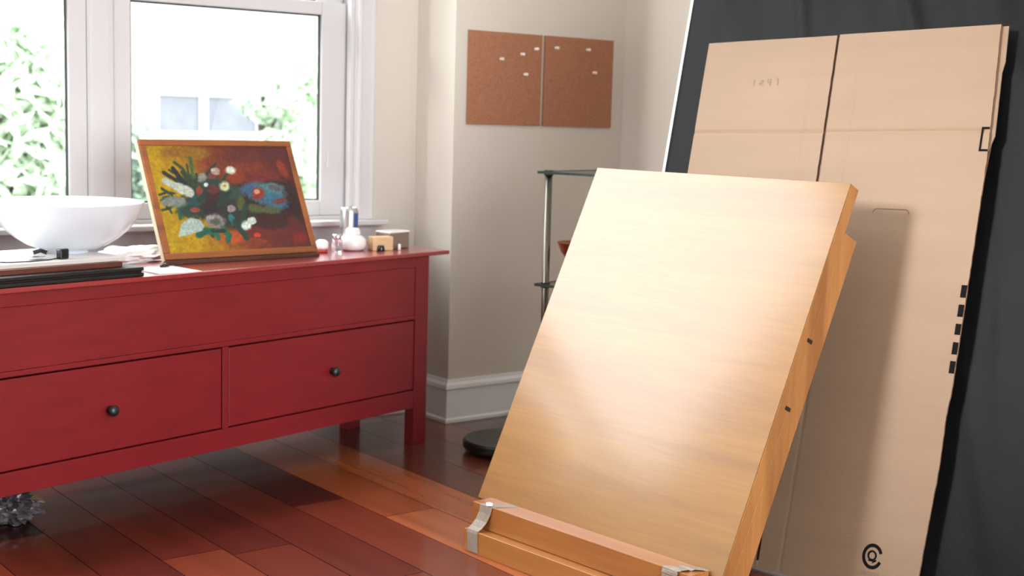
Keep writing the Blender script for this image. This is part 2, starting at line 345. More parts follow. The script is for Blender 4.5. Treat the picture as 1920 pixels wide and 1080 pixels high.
# the pair of sash windows
def sash_window(name, w, latch_side):
    x0, x1, z0, z1 = w
    root = bpy.data.objects.new(name, None); col.objects.link(root); root['kind'] = 'structure'; root.location = (x0, Y_WIN, z0)
    L, H = x1-x0, z1-z0
    g0, g1 = (0.075, 0.838) if latch_side > 0 else (0.078, L-0.078)
    # jamb lining
    yl = 0.050 if name == 'window_1' else 0.0; yr = 0.050 if name == 'window_2' else 0.0
    b = NB(); box(b, 0, 0.012, yl, 0.16, 0, H); box(b, L-0.012, L, yr, 0.16, 0, H); box(b, 0.012, L-0.012, 0.0, 0.16, H-0.012, H); box(b, 0.012, L-0.012, 0.03, 0.19, 0, 0.012)
    if not yr: box(b, L-0.03, L-0.012, 0.006, 0.036, 0.012, H-0.012)
    if not yl: box(b, 0.012, 0.03, 0.006, 0.036, 0.012, H-0.012)
    link('jamb', b, M['trim'], root, bevel=0.002)
    zt = 1.580-z0   # underside of the lower sash's top rail
    zb = 0.869-z0
    def sash(nm, y, za, zb_, zc, zd, th=0.034):
        """rails za..zb_ bottom, zc..zd top"""
        b = NB(); lo, hi = 0.013, L-0.013
        box(b, lo, g0, y, y+th, za, zd); box(b, g1, hi, y, y+th, za, zd); box(b, g0, g1, y, y+th, za, zb_); box(b, g0, g1, y, y+th, zc, zd)
        s = link(nm, b, M['trim'], root, bevel=0.004)
        b = NB(); t = 0.006
        box(b, g0, g0+t, y+0.012, y+0.022, zb_, zc); box(b, g1-t, g1, y+0.012, y+0.022, zb_, zc); box(b, g0+t, g1-t, y+0.012, y+0.022, zb_, zb_+t); box(b, g0+t, g1-t, y+0.012, y+0.022, zc-t, zc)
        link('gasket', b, M['gasket'], s)
        b = NB(); box(b, g0+0.001, g1-0.001, y+0.015, y+0.019, zb_+0.001, zc-0.001); link('pane', b, M['glass'], s)
        return s
    s1 = sash('lower_sash', 0.052, 0.012, zb, zt, zt+0.050)
    s2 = sash('upper_sash', 0.092, zt+0.012, zt+0.055, H-0.075, H-0.013)
    # sash lock at the side stile and lift on the rail
    b = NB(); cx = g1+0.032 if latch_side > 0 else g0-0.03
    box(b, cx-0.006, cx+0.006, 0.044, 0.052, 1.02-z0, 1.055-z0); box(b, cx-0.010, cx+0.004, 0.036, 0.046, 0.995-z0, 1.02-z0)
    link('sash_latch', b, M['trim'], s1, bevel=0.002)
    return root
sash_window('window_1', WIN_A, 1)
sash_window('window_2', WIN_B, -1)
# casing boards, mullion board, stool and apron
YC = Y_WIN-0.019
def casing(name, x0, x1, z0, z1):
    b = NB()
    prof = [(x0, Y_WIN-0.0005), (x0, YC+0.004), (x0+0.008, YC), (x0+0.3*(x1-x0), YC+0.003), (x0+0.7*(x1-x0), YC+0.003), (x1-0.008, YC), (x1, YC+0.004), (x1, Y_WIN-0.0005)]
    prism(b, prof, z0, z1, 'z'); return struct(name, b, M['trim'])
casing('trim_1', 2.779, 2.856, 0.7975, 3.95)
b = NB(); prism(b, [(1.7455, Y_WIN+0.15), (1.7455, Y_WIN+0.0515), (1.738, Y_WIN+0.0515), (1.738, Y_WIN+0.047), (1.752, Y_WIN+0.045), (1.808, Y_WIN+0.045), (1.822, Y_WIN+0.047), (1.822, Y_WIN+0.0515), (1.8145, Y_WIN+0.0515), (1.8145, Y_WIN+0.15)], 0.7975, 3.9495, 'z'); struct('trim_2', b, M['trim'])
casing('trim_3', -0.530, -0.453, 0.7975, 3.95)
b = NB(); box(b, -0.53, 2.866, YC-0.004, Y_WIN-0.0005, 3.952, 4.05); struct('trim_4', b, M['trim'], bevel=0.004)
b = NB(); box(b, -0.56, 2.895, 4.535, Y_WIN-0.0005, 0.7765, 0.7965); box(b, -0.44, 2.783, Y_WIN-0.0005, Y_WIN+0.05, 0.7765, 0.7965); struct('trim_5', b, M['trim'], bevel=0.004)
b = NB(); box(b, -0.53, 2.845, YC+0.002, Y_WIN-0.0005, 0.700, 0.776); struct('trim_6', b, M['trim'], bevel=0.003)
# side window and the fill-light opening added behind the camera
def plain_window(name, along, w, pos, outdir):
    a0, a1, z0, z1 = w; b = NB(); t = 0.055
    lo, hi = sorted((pos+outdir*0.05, pos+outdir*0.10))
    def bx(p0, p1, q0, q1):
        (box(b, lo, hi, p0, p1, q0, q1) if along == 'y' else box(b, p0, p1, lo, hi, q0, q1))
    bx(a0, a0+t, z0, z1); bx(a1-t, a1, z0, z1); bx(a0+t, a1-t, z0, z0+t); bx(a0+t, a1-t, z1-t, z1); m = (a0+a1)/2; bx(m-0.03, m+0.03, z0+t, z1-t)
    root = struct(name, b, M['trim'], bevel=0.003)
    return root
plain_window('window_3', 'y', WIN_C, X_LEFT, -1)
plain_window('fill_opening', 'x', FILL_OPENING, Y_BACK, -1)

# ================================================================ OUTSIDE
bm = NB(); box(bm, -30, 60, Y_WIN+0.4, 70, -1.0, -0.8)
g = link('lawn', bm, M['lawn']); g['kind'] = 'structure'
def tree(x, y, zbase, parts, label, seed, mat_, leaf=0.16, n=900):
    rnd = random.Random(seed)
    root = thing('garden_tree', label, 'tree', T(x, y, zbase), group='garden trees outside the window')
    b = NB(); zt = max(p[2] for p in parts)
    tube(b, [(0, 0, 0), (0.05, 0, zt*0.35), (-0.04, 0.03, zt*0.7), (0.02, 0, zt)], [0.11, 0.09, 0.06, 0.02], 8)
    for p in parts:
        tube(b, [(0, 0, max(0.3, p[2]*0.6)), (p[0]*0.5, p[1]*0.5, p[2]*0.85), (p[0], p[1], p[2])], [0.04, 0.025, 0.01], 6)
    link('trunk', b, M['bark'], root)
    b = NB()
    for px, py, pz, r in parts:
        for _ in range(int(n*r)):
            while True:
                d = Vector((rnd.uniform(-1, 1), rnd.uniform(-1, 1), rnd.uniform(-1, 1)))
                if d.length < 1: break
            c = Vector((px, py, pz))+Vector((d.x*r, d.y*r, d.z*r*1.1)); s = leaf*rnd.uniform(0.5, 1.1)
            u = Vector((rnd.uniform(-1, 1), rnd.uniform(-1, 1), rnd.uniform(-1, 1))).normalized(); v = u.orthogonal().normalized()
            vs = [b.verts.new(c+u*s), b.verts.new(c+v*s*0.4), b.verts.new(c-u*s), b.verts.new(c-v*s*0.4)]; b.faces.new(vs)
    link('crown', b, mat_, root)
    return root
tree(4.5, 14.2, -0.8, [(0, 0, 1.5, 0.7), (0.4, 0.1, 1.1, 0.6), (-0.3, 0, 2.0, 0.6), (0.1, 0, 2.6, 0.45), (0.35, 0, 2.0, 0.45)], 'pale feathery tree filling the left window pane', 1, M['leaf'])
tree(7.6, 19.0, -0.8, [(0, 0, 1.5, 0.55), (0.4, 0, 1.1, 0.5), (-0.2, 0.1, 1.0, 0.4)], 'small round tree just left of the house window outside', 2, M['leaf2'])
tree(10.6, 20.5, -0.8, [(0, 0, 2.4, 0.5), (0.6, 0.1, 1.9, 0.55), (0.2, 0, 1.3, 0.45), (0.9, 0, 2.6, 0.45), (0.9, 0, 1.0, 0.45)], 'thin pale tree right of the house window outside', 3, M['leaf'], n=650)
b = NB(); rnd = random.Random(77)
for x, y, h in ((-18, 9.5, 7.4), (-14.5, 11.5, 7.8), (-11.0, 13.5, 8.0), (-7.4, 15.0, 8.1), (-4.0, 15.5, 7.4), (-0.8, 16.5, 6.6), (2.0, 17.0, 4.6)):
    for px, py, pz, r in ((0, 0, h-1.2, 1.5), (1.3, 0, h-2.2, 1.7), (-1.3, 0.3, h-2.0, 1.7), (0.2, 0, h-3.8, 2.4), (0, 0, 1.6, 2.4)):
        for _ in range(int(520*r)):
            d = Vector((rnd.gauss(0, 1), rnd.gauss(0, 1), rnd.gauss(0, 1))).normalized()*rnd.uniform(0.5, 1)**0.4
            c = Vector((x+px, y+py, pz-0.8))+d*r; q = 0.42*rnd.uniform(0.5, 1.1); u = Vector((rnd.uniform(-1, 1), rnd.uniform(-1, 1), rnd.uniform(-1, 1))).normalized(); v = u.orthogonal().normalized()
            b.faces.new([b.verts.new(c+u*q), b.verts.new(c+v*q*0.6), b.verts.new(c-u*q), b.verts.new(c-v*q*0.6)])
o = link('treeline', b, M['leaf3']); o['kind'] = 'stuff'; tag(o, 'tall full row of trees in the garden to the left of the window view', 'trees')
# neighbour's house
hm = T(7.6, 24.0, -0.8); house = thing('neighbour_house', 'pale blown-out house with a three-part window seen through the right window', 'house', hm)
b = NB(); box(b, 0, 9, 0, 6, 0, 6.4); link('wall', b, M['side_white'], house)
b = NB(); prism(b, [(-0.4, 6.42), (9.4, 6.42), (8.2, 8.0), (0.8, 8.0)], -0.4, 6.4, 'y'); link('roof', b, M['roof'], house)
for k, (xa, xb) in enumerate(((2.65, 3.45), (3.62, 4.62), (4.78, 5.25))):
    b = NB(); box(b, xa, xb, -0.03, -0.002, 1.62, 2.28); f = link('window', b, M['side_glass'], house)
    b = NB(); t = 0.07; box(b, xa-t, xa, -0.06, -0.001, 1.55, 2.35); box(b, xb, xb+t, -0.06, -0.001, 1.55, 2.35); box(b, xa, xb, -0.06, -0.001, 2.28, 2.35); box(b, xa, xb, -0.06, -0.001, 1.55, 1.62); link('frame', b, M['side_trim'], f)

# ================================================================ RED SIDEBOARD
DL = 0.2454322; K = 3.3121086
ud = Vector((math.cos(DL), math.sin(DL), 0)); nd = Vector((-math.sin(DL), math.cos(DL), 0))
S0 = 1.850
DM = frame_mw(ud*S0+nd*K, ud, nd, (0, 0, 1))
def dz(s, n, z, rz=0): return Matrix.Translation(ud*s+nd*(K+n)+Vector((0, 0, z))) @ Matrix.Rotation(DL+rz, 4, 'Z')
TOPZ = 0.714
side = thing('sideboard', 'long low red painted sideboard with two knobbed drawers under the window', 'sideboard', DM)
LW = 3.722-S0; DEP = 0.385
def part(name, mt, bxs, bevel=0.002, parent=None, label=None):
    b = NB()
    for q in bxs: box(b, *q)
    o = link(name, b, mt, parent or side, bevel=bevel)
    if label: o['label'] = label
    return o
part('tabletop', M['redtop'], [(-0.10, LW+0.098, -0.014, DEP+0.02, 0.6985, TOPZ)], 0.003)
for x in (0, LW-0.07):
    part('leg', M['red'], [(x, x+0.07, 0.0, 0.045, 0.0, 0.698)], 0.002)
    part('leg', M['red'], [(x, x+0.07, DEP-0.045, DEP, 0.0, 0.698)], 0.002)
part('top_rail', M['red'], [(0.0705, LW-0.0705, 0.0005, 0.03, 0.660, 0.698)], 0.0015)
part('front_panel', M['red'], [(0.0705, LW-0.0705, 0.004, 0.02, 0.484, 0.6595)], 0.001)
part('middle_rail', M['red'], [(0.0705, LW-0.0705, 0.0005, 0.03, 0.4675, 0.4835)], 0.0025)
part('bottom_rail', M['red'], [(0.0705, LW-0.0705, 0.0005, 0.03, 0.138, 0.204)], 0.0015)
XM = 2.770-S0
part('divider', M['red'], [(XM-0.012, XM+0.012, 0.0005, 0.03, 0.2045, 0.467)], 0.001)
for x in (0.012, LW-0.024): part('side_panel', M['red'], [(x, x+0.012, 0.0455, DEP-0.0455, 0.145, 0.698)], 0.0)
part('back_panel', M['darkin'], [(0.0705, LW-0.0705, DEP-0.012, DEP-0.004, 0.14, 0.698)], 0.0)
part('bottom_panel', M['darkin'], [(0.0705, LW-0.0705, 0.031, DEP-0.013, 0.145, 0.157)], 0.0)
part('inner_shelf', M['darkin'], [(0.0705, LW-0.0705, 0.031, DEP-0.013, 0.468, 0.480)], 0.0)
for (xa, xb, kx) in ((0.0735, XM-0.0155, 2.340-S0), (XM+0.0155, LW-0.0735, 3.235-S0)):
    dr = part('drawer', M['red'], [(xa, xb, 0.003, 0.022, 0.2085, 0.4625), (xa+0.01, xb-0.01, 0.022, 0.34, 0.2085, 0.42)], 0.0018)
    b = NB(); lathe(b, [(0.0, 0.0), (0.011, 0.0), (0.008, 0.004), (0.007, 0.010), (0.012, 0.015), (0.0165, 0.021), (0.0165, 0.025), (0.013, 0.030), (0.006, 0.033), (0, 0.0335)], seg=28)
    kb = link('knob', b, M['knob'], dr, smooth=True); kb['label'] = 'dark round metal knob'
    kb.matrix_local = Matrix.Translation((kx, 0.003, 0.330)) @ Matrix.Rotation(R(90), 4, 'X')

# ================================================================ PAINTING ON ITS SMALL EASEL
PO = Vector((1.75916912, 4.05637075, 0.73)); PU = Vector((0.99458261, 0.10394919, 0)); PV = Vector((-0.04424357, 0.42332108, 0.90489876)); PN = PU.cross(PV)  # towards the viewer
PW, PH = 0.58590, 0.41628
pm = frame_mw(PO, PU, -PN, PV)     # local x right, y back, z up the picture
pic = thing('framed_painting', 'framed still life of white flowers leaning back, yellow left side and dark red right', 'painting', pm)
fb = 0.022
for (a0, a1, b0, b1) in ((0, PW, PH-fb, PH), (0, PW, 0, fb), (0, fb, fb, PH-fb), (PW-fb, PW, fb, PH-fb)):
    b = NB(); box(b, a0+0.0002, a1-0.0002, 0, 0.012, b0, b1); link('frame_bar', b, M['frame'], pic, bevel=0.003)
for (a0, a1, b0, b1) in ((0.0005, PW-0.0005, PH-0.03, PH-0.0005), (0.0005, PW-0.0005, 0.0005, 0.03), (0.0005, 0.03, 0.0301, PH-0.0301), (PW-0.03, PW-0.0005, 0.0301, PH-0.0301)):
    b = NB(); box(b, a0, a1, 0.0125, 0.032, b0, b1); link('lit_side_bar', b, M['lit_side'], pic, bevel=0.001)  # rear depth of the frame, coloured as if lit by the window
STROKES = [('b', (128, 48, 32), [0.3946, 0.3225, 0.0723, -0.0002, -0.0068, -0.0254]), ('b', (100, 40, 35), [0.4152, 0.3583, 0.1127, 0.0003, -0.0069, -0.0256]), ('b', (150, 100, 28), [0.1927, 0.3676, 0.0628, 0.0003, -0.0062, -0.0248]), ('b', (150, 95, 25), [0.117, 0.3722, 0.0459, 0.0002, -0.0048, -0.0196]), ('b', (95, 35, 40), [0.4966, 0.3689, 0.063, 0.0003, -0.0072, -0.0259]), ('b', (140, 52, 30), [0.3307, 0.2875, 0.0434, -0.0003, -0.0079, -0.03]), ('b', (150, 52, 32), [0.5263, 0.3118, 0.0161, 0.0068, 0.0112, -0.0367]), ('b', (120, 40, 35), [0.4402, 0.2866, 0.0675, -0.0005, -0.007, -0.0254]), ('b', (45, 25, 25), [0.5215, 0.1728, 0.0412, 0.0083, 0.0016, -0.0986]), ('b', (60, 25, 28), [0.4099, 0.1352, 0.1285, -0.0039, -0.0123, -0.0447]), ('b', (45, 35, 35), [0.3284, 0.1974, 0.087, -0.0018, -0.0158, -0.0592]), ('b', (50, 30, 30), [0.4948, 0.2399, 0.0697, -0.0127, -0.0119, -0.025]), ('b', (110, 35, 32), [0.384, 0.0811, 0.0953, 0.0038, -0.0039, -0.0221]), ('b', (95, 32, 30), [0.5099, 0.0915, 0.0397, -0.0014, -0.0114, -0.0401]), ('b', (140, 55, 30), [0.3323, 0.051, 0.0592, -0.0025, -0.0033, -0.0122]), ('b', (60, 30, 30), [0.4305, 0.1094, 0.0668, -0.0023, -0.0055, -0.0199]), ('b', (190, 80, 30), [0.2616, 0.0662, 0.0474, -0.002, -0.0064, -0.0241]), ('b', (130, 30, 32), [0.5281, 0.0552, 0.0341, -0.0014, -0.0057, -0.02]), ('b', (35, 50, 45), [0.1892, 0.1905, 0.0965, -0.0022, -0.0154, -0.0603]), ('b', (38, 52, 46), [0.2042, 0.249, 0.0627, -0.0009, -0.0087, -0.0342]), ('b', (40, 58, 46), [0.1525, 0.2693, 0.029, -0.0054, -0.0104, -0.0239]), ('b', (34, 54, 48), [0.2493, 0.14, 0.0686, -0.0021, -0.0114, -0.0436]), ('b', (42, 40, 36), [0.3126, 0.1381, 0.0591, -0.0018, -0.0104, -0.0392]), ('b', (40, 60, 50), [0.2382, 0.219, 0.074, -0.0013, -0.0151, -0.0586]), ('b', (40, 45, 42), [0.2544, 0.1595, 0.0795, -0.0022, -0.0114, -0.0438]), ('b', (60, 30, 32), [0.2238, 0.2241, 0.0314, -0.0005, -0.0075, -0.0293]), ('b', (45, 30, 35), [0.2074, 0.1803, 0.0364, -0.0009, -0.0062, -0.0242]), ('b', (30, 60, 50), [0.1221, 0.1679, 0.0391, -0.0159, -0.017, -0.0266]), ('b', (35, 70, 70), [0.161, 0.2009, 0.0307, -0.0007, -0.0049, -0.0193]), ('b', (50, 70, 65), [0.3189, 0.2225, 0.0323, -0.0006, -0.0066, -0.0248]), ('b', (70, 115, 130), [0.4333, 0.2205, 0.0778, -0.0174, -0.0187, -0.0368]), ('b', (55, 100, 125), [0.4582, 0.1895, 0.0557, -0.0158, -0.0153, -0.0266]), ('b', (60, 90, 125), [0.3715, 0.2367, 0.0328, -0.0005, -0.0054, -0.02]), ('b', (80, 120, 125), [0.4723, 0.2402, 0.0425, -0.0078, -0.0083, -0.0175]), ('b', (95, 80, 90), [0.4779, 0.2402, 0.0254, -0.007, -0.0056, -0.0098]), ('b', (80, 85, 50), [0.3798, 0.1661, 0.036, -0.007, -0.0073, -0.0156]), ('b', (75, 85, 55), [0.4388, 0.1596, 0.038, -0.0041, -0.0052, -0.0139]), ('b', (90, 85, 45), [0.3257, 0.1874, 0.0161, -0.0004, -0.0066, -0.0247]), ('b', (150, 45, 35), [0.4029, 0.221, 0.0226, -0.0087, -0.0142, -0.0211]), ('b', (215, 150, 110), [0.3991, 0.2271, 0.011, -0.0002, -0.0022, -0.008]), ('b', (120, 50, 55), [0.4813, 0.1916, 0.0319, 0.0042, -0.0009, -0.011]), ('s', (38, 58, 42), [[0.0863, 0.3087], [0.1079, 0.294], [0.1158, 0.2648]], 0.0037), ('s', (44, 70, 44), [[0.157, 0.328], [0.1548, 0.2986], [0.1538, 0.2742]], 0.0037), ('s', (40, 62, 42), [[0.0451, 0.2416], [0.0664, 0.2269]], 0.0032), ('s', (36, 60, 42), [[0.053, 0.2128], [0.031, 0.2037]], 0.0032), ('s', (36, 60, 44), [[0.1843, 0.2935], [0.186, 0.2591]], 0.0048), ('s', (34, 54, 46), [[0.2275, 0.2586], [0.1979, 0.2246], [0.1712, 0.2007]], 0.0079), ('s', (34, 54, 46), [[0.2948, 0.2329], [0.2672, 0.2085], [0.2385, 0.1796]], 0.009), ('s', (30, 66, 54), [[0.18, 0.0937], [0.1904, 0.074]], 0.0058), ('s', (34, 60, 50), [[0.3392, 0.1772], [0.3233, 0.1378], [0.3048, 0.1087]], 0.0079), ('s', (30, 45, 40), [[0.0665, 0.2992], [0.0943, 0.2796], [0.1247, 0.2598]], 0.0069), ('s', (20, 35, 45), [[0.1026, 0.3135], [0.1168, 0.2891], [0.1336, 0.2549]], 0.0074), ('s', (45, 70, 45), [[0.113, 0.3354], [0.138, 0.3134], [0.1499, 0.2791]], 0.0053), ('s', (60, 95, 45), [[0.1754, 0.3502], [0.1713, 0.3133], [0.1703, 0.2789]], 0.0058), ('s', (40, 60, 40), [[0.1344, 0.2987], [0.1538, 0.2742], [0.1757, 0.2592]], 0.0079), ('s', (35, 55, 45), [[0.2129, 0.2834], [0.2401, 0.308], [0.267, 0.3304]], 0.0042), ('s', (35, 55, 45), [[0.2695, 0.2581], [0.2932, 0.2877], [0.3131, 0.3026]], 0.0037), ('s', (45, 60, 35), [[0.0307, 0.2227], [0.0626, 0.2318], [0.0863, 0.2265]], 0.0037), ('s', (40, 60, 40), [[0.0438, 0.2464], [0.0631, 0.2341], [0.0789, 0.2171]], 0.0032), ('s', (45, 70, 35), [[0.0279, 0.1704], [0.0536, 0.1745], [0.0707, 0.1836]], 0.0042), ('s', (30, 60, 40), [[0.046, 0.1842], [0.0573, 0.1696], [0.06, 0.16]], 0.0037), ('s', (45, 60, 40), [[0.0431, 0.2129], [0.064, 0.2173]], 0.0037), ('s', (20, 90, 70), [[0.1408, 0.0808], [0.1698, 0.0941], [0.205, 0.0903]], 0.0106), ('s', (20, 100, 75), [[0.2044, 0.0879], [0.2097, 0.0683]], 0.0079), ('s', (15, 95, 75), [[0.2327, 0.0966], [0.2511, 0.0764], [0.2434, 0.0572]], 0.009), ('s', (35, 110, 110), [[0.2755, 0.1392], [0.2809, 0.1194]], 0.0106), ('s', (30, 60, 50), [[0.2862, 0.1192], [0.3049, 0.089], [0.3143, 0.064]], 0.0106), ('s', (30, 90, 70), [[0.0884, 0.164], [0.0875, 0.1401]], 0.0058), ('s', (35, 60, 55), [[0.2067, 0.2588], [0.2497, 0.2633], [0.2868, 0.2429]], 0.0106), ('s', (30, 50, 45), [[0.1953, 0.0931], [0.2366, 0.0916]], 0.0064), ('s', (190, 185, 175), [[0.0645, 0.2702], [0.0972, 0.2505], [0.1371, 0.2281]], 0.0116), ('s', (200, 195, 180), [[0.111, 0.2455], [0.1428, 0.2304]], 0.0164), ('b', (120, 125, 120), [0.0792, 0.1978, 0.0425, -0.0085, -0.0081, -0.0187]), ('s', (130, 130, 125), [[0.0434, 0.1938], [0.1104, 0.202]], 0.0095), ('p', (175, 185, 175), [[0.1231, 0.1414], [0.0853, 0.1211], [0.0643, 0.0767], [0.1007, 0.0824], [0.1546, 0.0946], [0.1696, 0.1134], [0.1541, 0.1332]]), ('b', (150, 130, 130), [0.2115, 0.1256, 0.0352, -0.0073, -0.011, -0.0245]), ('b', (90, 90, 80), [0.2115, 0.1256, 0.0205, -0.0042, -0.0059, -0.0132]), ('b', (165, 150, 145), [0.1968, 0.1392, 0.0129, -0.0004, -0.0017, -0.0068]), ('b', (225, 220, 205), [0.3171, 0.3077, 0.0185, -0.005, -0.0075, -0.0135]), ('b', (180, 140, 130), [0.2599, 0.3029, 0.0159, -0.0001, -0.0032, -0.0124]), ('b', (200, 185, 175), [0.2507, 0.308, 0.0074, -0.0, -0.0013, -0.005]), ('b', (120, 60, 60), [0.239, 0.2832, 0.0158, -0.0001, -0.002, -0.0079]), ('b', (215, 205, 160), [0.2793, 0.249, 0.02, -0.0037, -0.0074, -0.0165]), ('b', (190, 140, 60), [0.2797, 0.2505, 0.0064, -0.0001, -0.0013, -0.005]), ('b', (150, 135, 130), [0.2019, 0.2811, 0.0124, -0.008, -0.0132, -0.0152]), ('b', (215, 215, 215), [0.2098, 0.2549, 0.0073, -0.0001, -0.0018, -0.0069]), ('b', (160, 135, 135), [0.2843, 0.1686, 0.0148, -0.0004, -0.0031, -0.0118]), ('b', (225, 225, 215), [0.3271, 0.108, 0.0193, -0.0007, -0.0045, -0.0166]), ('b', (215, 215, 205), [0.3517, 0.123, 0.0173, -0.0006, -0.0035, -0.0128]), ('b', (140, 60, 45), [0.1798, 0.2347, 0.0113, -0.0002, -0.0037, -0.0146]), ('b', (150, 65, 50), [0.1474, 0.1673, 0.0173, -0.0005, -0.0019, -0.0077]), ('b', (100, 45, 45), [0.2328, 0.2388, 0.0236, -0.0004, -0.0044, -0.0172]), ('b', (215, 60, 40), [0.3597, 0.0721, 0.014, -0.0006, -0.0019, -0.0069])]
def build_canvas():
    nu, nv = 330, 230; x0, x1, z0, z1 = fb-0.003, PW-fb+0.003, fb-0.003, PH-fb+0.003
    U, V = np.meshgrid(np.linspace(x0, x1, nu), np.linspace(z0, z1, nv)); rs = np.random.RandomState(4)
    def nz(sx, sy, sd):
        g = np.random.RandomState(sd).rand(int(sy)+2, int(sx)+2); a = np.linspace(0, sx, nu); c = np.linspace(0, sy, nv)
        ia = a.astype(int); ic = c.astype(int); fa = a-ia; fc = (c-ic)[:, None]
        fa = fa*fa*(3-2*fa); fc = fc*fc*(3-2*fc)
        return (g[ic][:, ia]*(1-fa)+g[ic][:, ia+1]*fa)*(1-fc)+(g[ic+1][:, ia]*(1-fa)+g[ic+1][:, ia+1]*fa)*fc
    u = U/PW; v = V/PH
    wob = 0.10*(nz(10, 8, 1)-0.5)+0.06*(nz(40, 14, 2)-0.5)
    stops = [(0.0, (196, 152, 8)), (0.22, (190, 138, 12)), (0.36, (158, 96, 24)), (0.48, (130, 56, 28)), (0.70, (104, 38, 34)), (1.0, (92, 34, 32))]
    t = np.clip(u+0.12*(v-0.3)+wob, 0, 1); C = np.zeros((nv, nu, 3))
    xs = [s[0] for s in stops]
    for k in range(3): C[..., k] = np.interp(t, xs, [s[1][k] for s in stops])
    C *= (0.88+0.22*nz(60, 45, 3))[..., None]
    H = 0.4*nz(120, 60, 6)+0.3*nz(60, 90, 7)
    jit = (nz(70, 50, 8)-0.5)*0.55
    for s in STROKES:
        c = np.array(s[1], float)
        if s[0] == 'b':
            cx, cy, ax, ay, bx, by = s[2]; det = ax*by-ay*bx; dx, dy = U-cx, V-cy
            p = (dx*by-dy*bx)/det; q = (ax*dy-ay*dx)/det; r = np.sqrt(p*p+q*q)+jit*0.6
            big = abs(det) > 0.00025; a = np.clip((1.18-r)*(2.2 if big else 4.5), 0, 1)
        elif s[0] == 's':
            P = s[2]; w = s[3]; dm = np.full(U.shape, 9.0)
            for (xa, ya), (xb, yb) in zip(P, P[1:]):
                L2 = (xb-xa)**2+(yb-ya)**2; tt = np.clip(((U-xa)*(xb-xa)+(V-ya)*(yb-ya))/L2, 0, 1)
                dm = np.minimum(dm, np.hypot(U-xa-tt*(xb-xa), V-ya-tt*(yb-ya)))
            a = np.clip((1.25-dm/w+jit*0.5)*3.0, 0, 1)
        else:
            P = np.array(s[2]); ins = np.zeros(U.shape, bool); j = len(P)-1
            for i in range(len(P)):
                xi, yi = P[i]; xj, yj = P[j]
                ins ^= ((yi > V) != (yj > V)) & (U < (xj-xi)*(V-yi)/(yj-yi+1e-12)+xi); j = i
            a = ins.astype(float)
        C = C*(1-a[..., None])+(c*(0.9+0.22*nz(90, 70, 9)[..., None]))*a[..., None]; H = H+a*0.25*(nz(140, 90, 11))
    C *= (0.90+0.16*nz(160, 120, 12))[..., None]
    C[..., 0] *= 0.93; C *= 0.93
    me = bpy.data.meshes.new('canvas')
    Yd = 0.0050-0.0009*np.clip(H, 0, 2.5)
    front = np.stack([U, Yd, V], -1).reshape(-1, 3); back = np.array([(x0, 0.012, z0), (x1, 0.012, z0), (x1, 0.012, z1), (x0, 0.012, z1)])
    verts = np.vstack([front, back]); faces = []
    for j in range(nv-1):
        for i in range(nu-1):
            k = j*nu+i; faces.append((k, k+1, k+nu+1, k+nu))
    nb = nu*nv; faces.append((nb, nb+3, nb+2, nb+1))
    me.from_pydata(verts.tolist(), [], faces); me.update()
    at = me.color_attributes.new('tone', 'FLOAT_COLOR', 'POINT')
    c = np.clip(C, 0, 255)/255; c = np.where(c <= 0.04045, c/12.92, ((c+0.055)/1.055)**2.4)
    colr = np.ones((len(verts), 4)); colr[:nu*nv, :3] = c.reshape(-1, 3); colr[nu*nv:, :3] = 0.4
    at.data.foreach_set('color', colr.astype(np.float32).ravel())
    for p in me.polygons: p.use_smooth = True
    me.materials.append(attr_mat('oil_paint', rough=0.42))
    o = bpy.data.objects.new('canvas', me); col.objects.link(o); o.parent = pic; return o
build_canvas()
# the ledge under it and its back props
pc = PO.copy(); back = Vector((-PU.y, PU.x, 0))
em = frame_mw((PO.x, PO.y, TOPZ+0.0005), PU, back, (0, 0, 1))
te = thing('display_ledge', 'low dark wooden ledge the flower painting rests on', 'ledge', em)
b = NB(); box(b, 0.0, PW-0.004, -0.012, 0.06, 0.0, 0.0015); box(b, 0.0, PW-0.004, -0.012, 0.003, 0.0015, 0.0125); link('ledge', b, M['ledge'], te, bevel=0.002)
pinv = pm.inverted()
for a in (0.13, 0.45):
    b = NB(); tube(b, [pinv @ (em @ Vector((a, 0.172, 0.268))), pinv @ (em @ Vector((a, 0.190, 0.004)))], 0.004, 6); link('prop', b, M['ledge'], pic)

# ================================================================ THINGS ON THE SIDEBOARD, LEFT
def slab(name, label, cat, s0, s1, n0, n1, z0, z1, m, rz=0, bevel=0.001, group=None):
    cx, cy = (s0+s1)/2, (n0+n1)/2; b = NB(); box(b, -(s1-s0)/2, (s1-s0)/2, -(n1-n0)/2, (n1-n0)/2, 0, z1-z0)
    o = link(name, b, m, bevel=bevel); o.matrix_world = dz(cx, cy, z0, rz); return tag(o, label, cat, group)
Z1 = TOPZ+0.0004
pf = thing('portfolio_case', 'flat black portfolio case lying at the bottom of the stack under the bowl', 'portfolio', dz(2.127, 0.178, Z1))
b = NB(); box(b, -0.327, 0.327, -0.19, 0.19, 0.0, 0.012); link('lower_cover', b, M['blackboard'], pf, bevel=0.003)
b = NB(); box(b, -0.322, 0.322, -0.184, 0.184, 0.0121, 0.0168); link('inner_sheets', b, M['discside'], pf)
b = NB(); box(b, -0.327, 0.327, -0.19, 0.19, 0.0169, 0.0285); link('upper_cover', b, M['blackboard'], pf, bevel=0.003)
slab('wooden_panel', 'thin red-brown wooden panel lying on the black portfolio case', 'panel', 1.80, 2.405, 0.025, 0.36, Z1+0.029, Z1+0.044, M['brownboard'])
pd = thing('paper_pad', 'thick white pad of paper on the red-brown panel, under the bowl', 'paper', dz(2.12, 0.215, Z1+0.0444))
b = NB(); box(b, -0.31, 0.31, -0.17, 0.17, 0, 0.010); link('page_block', b, M['paperedge'], pd, bevel=0.0005)
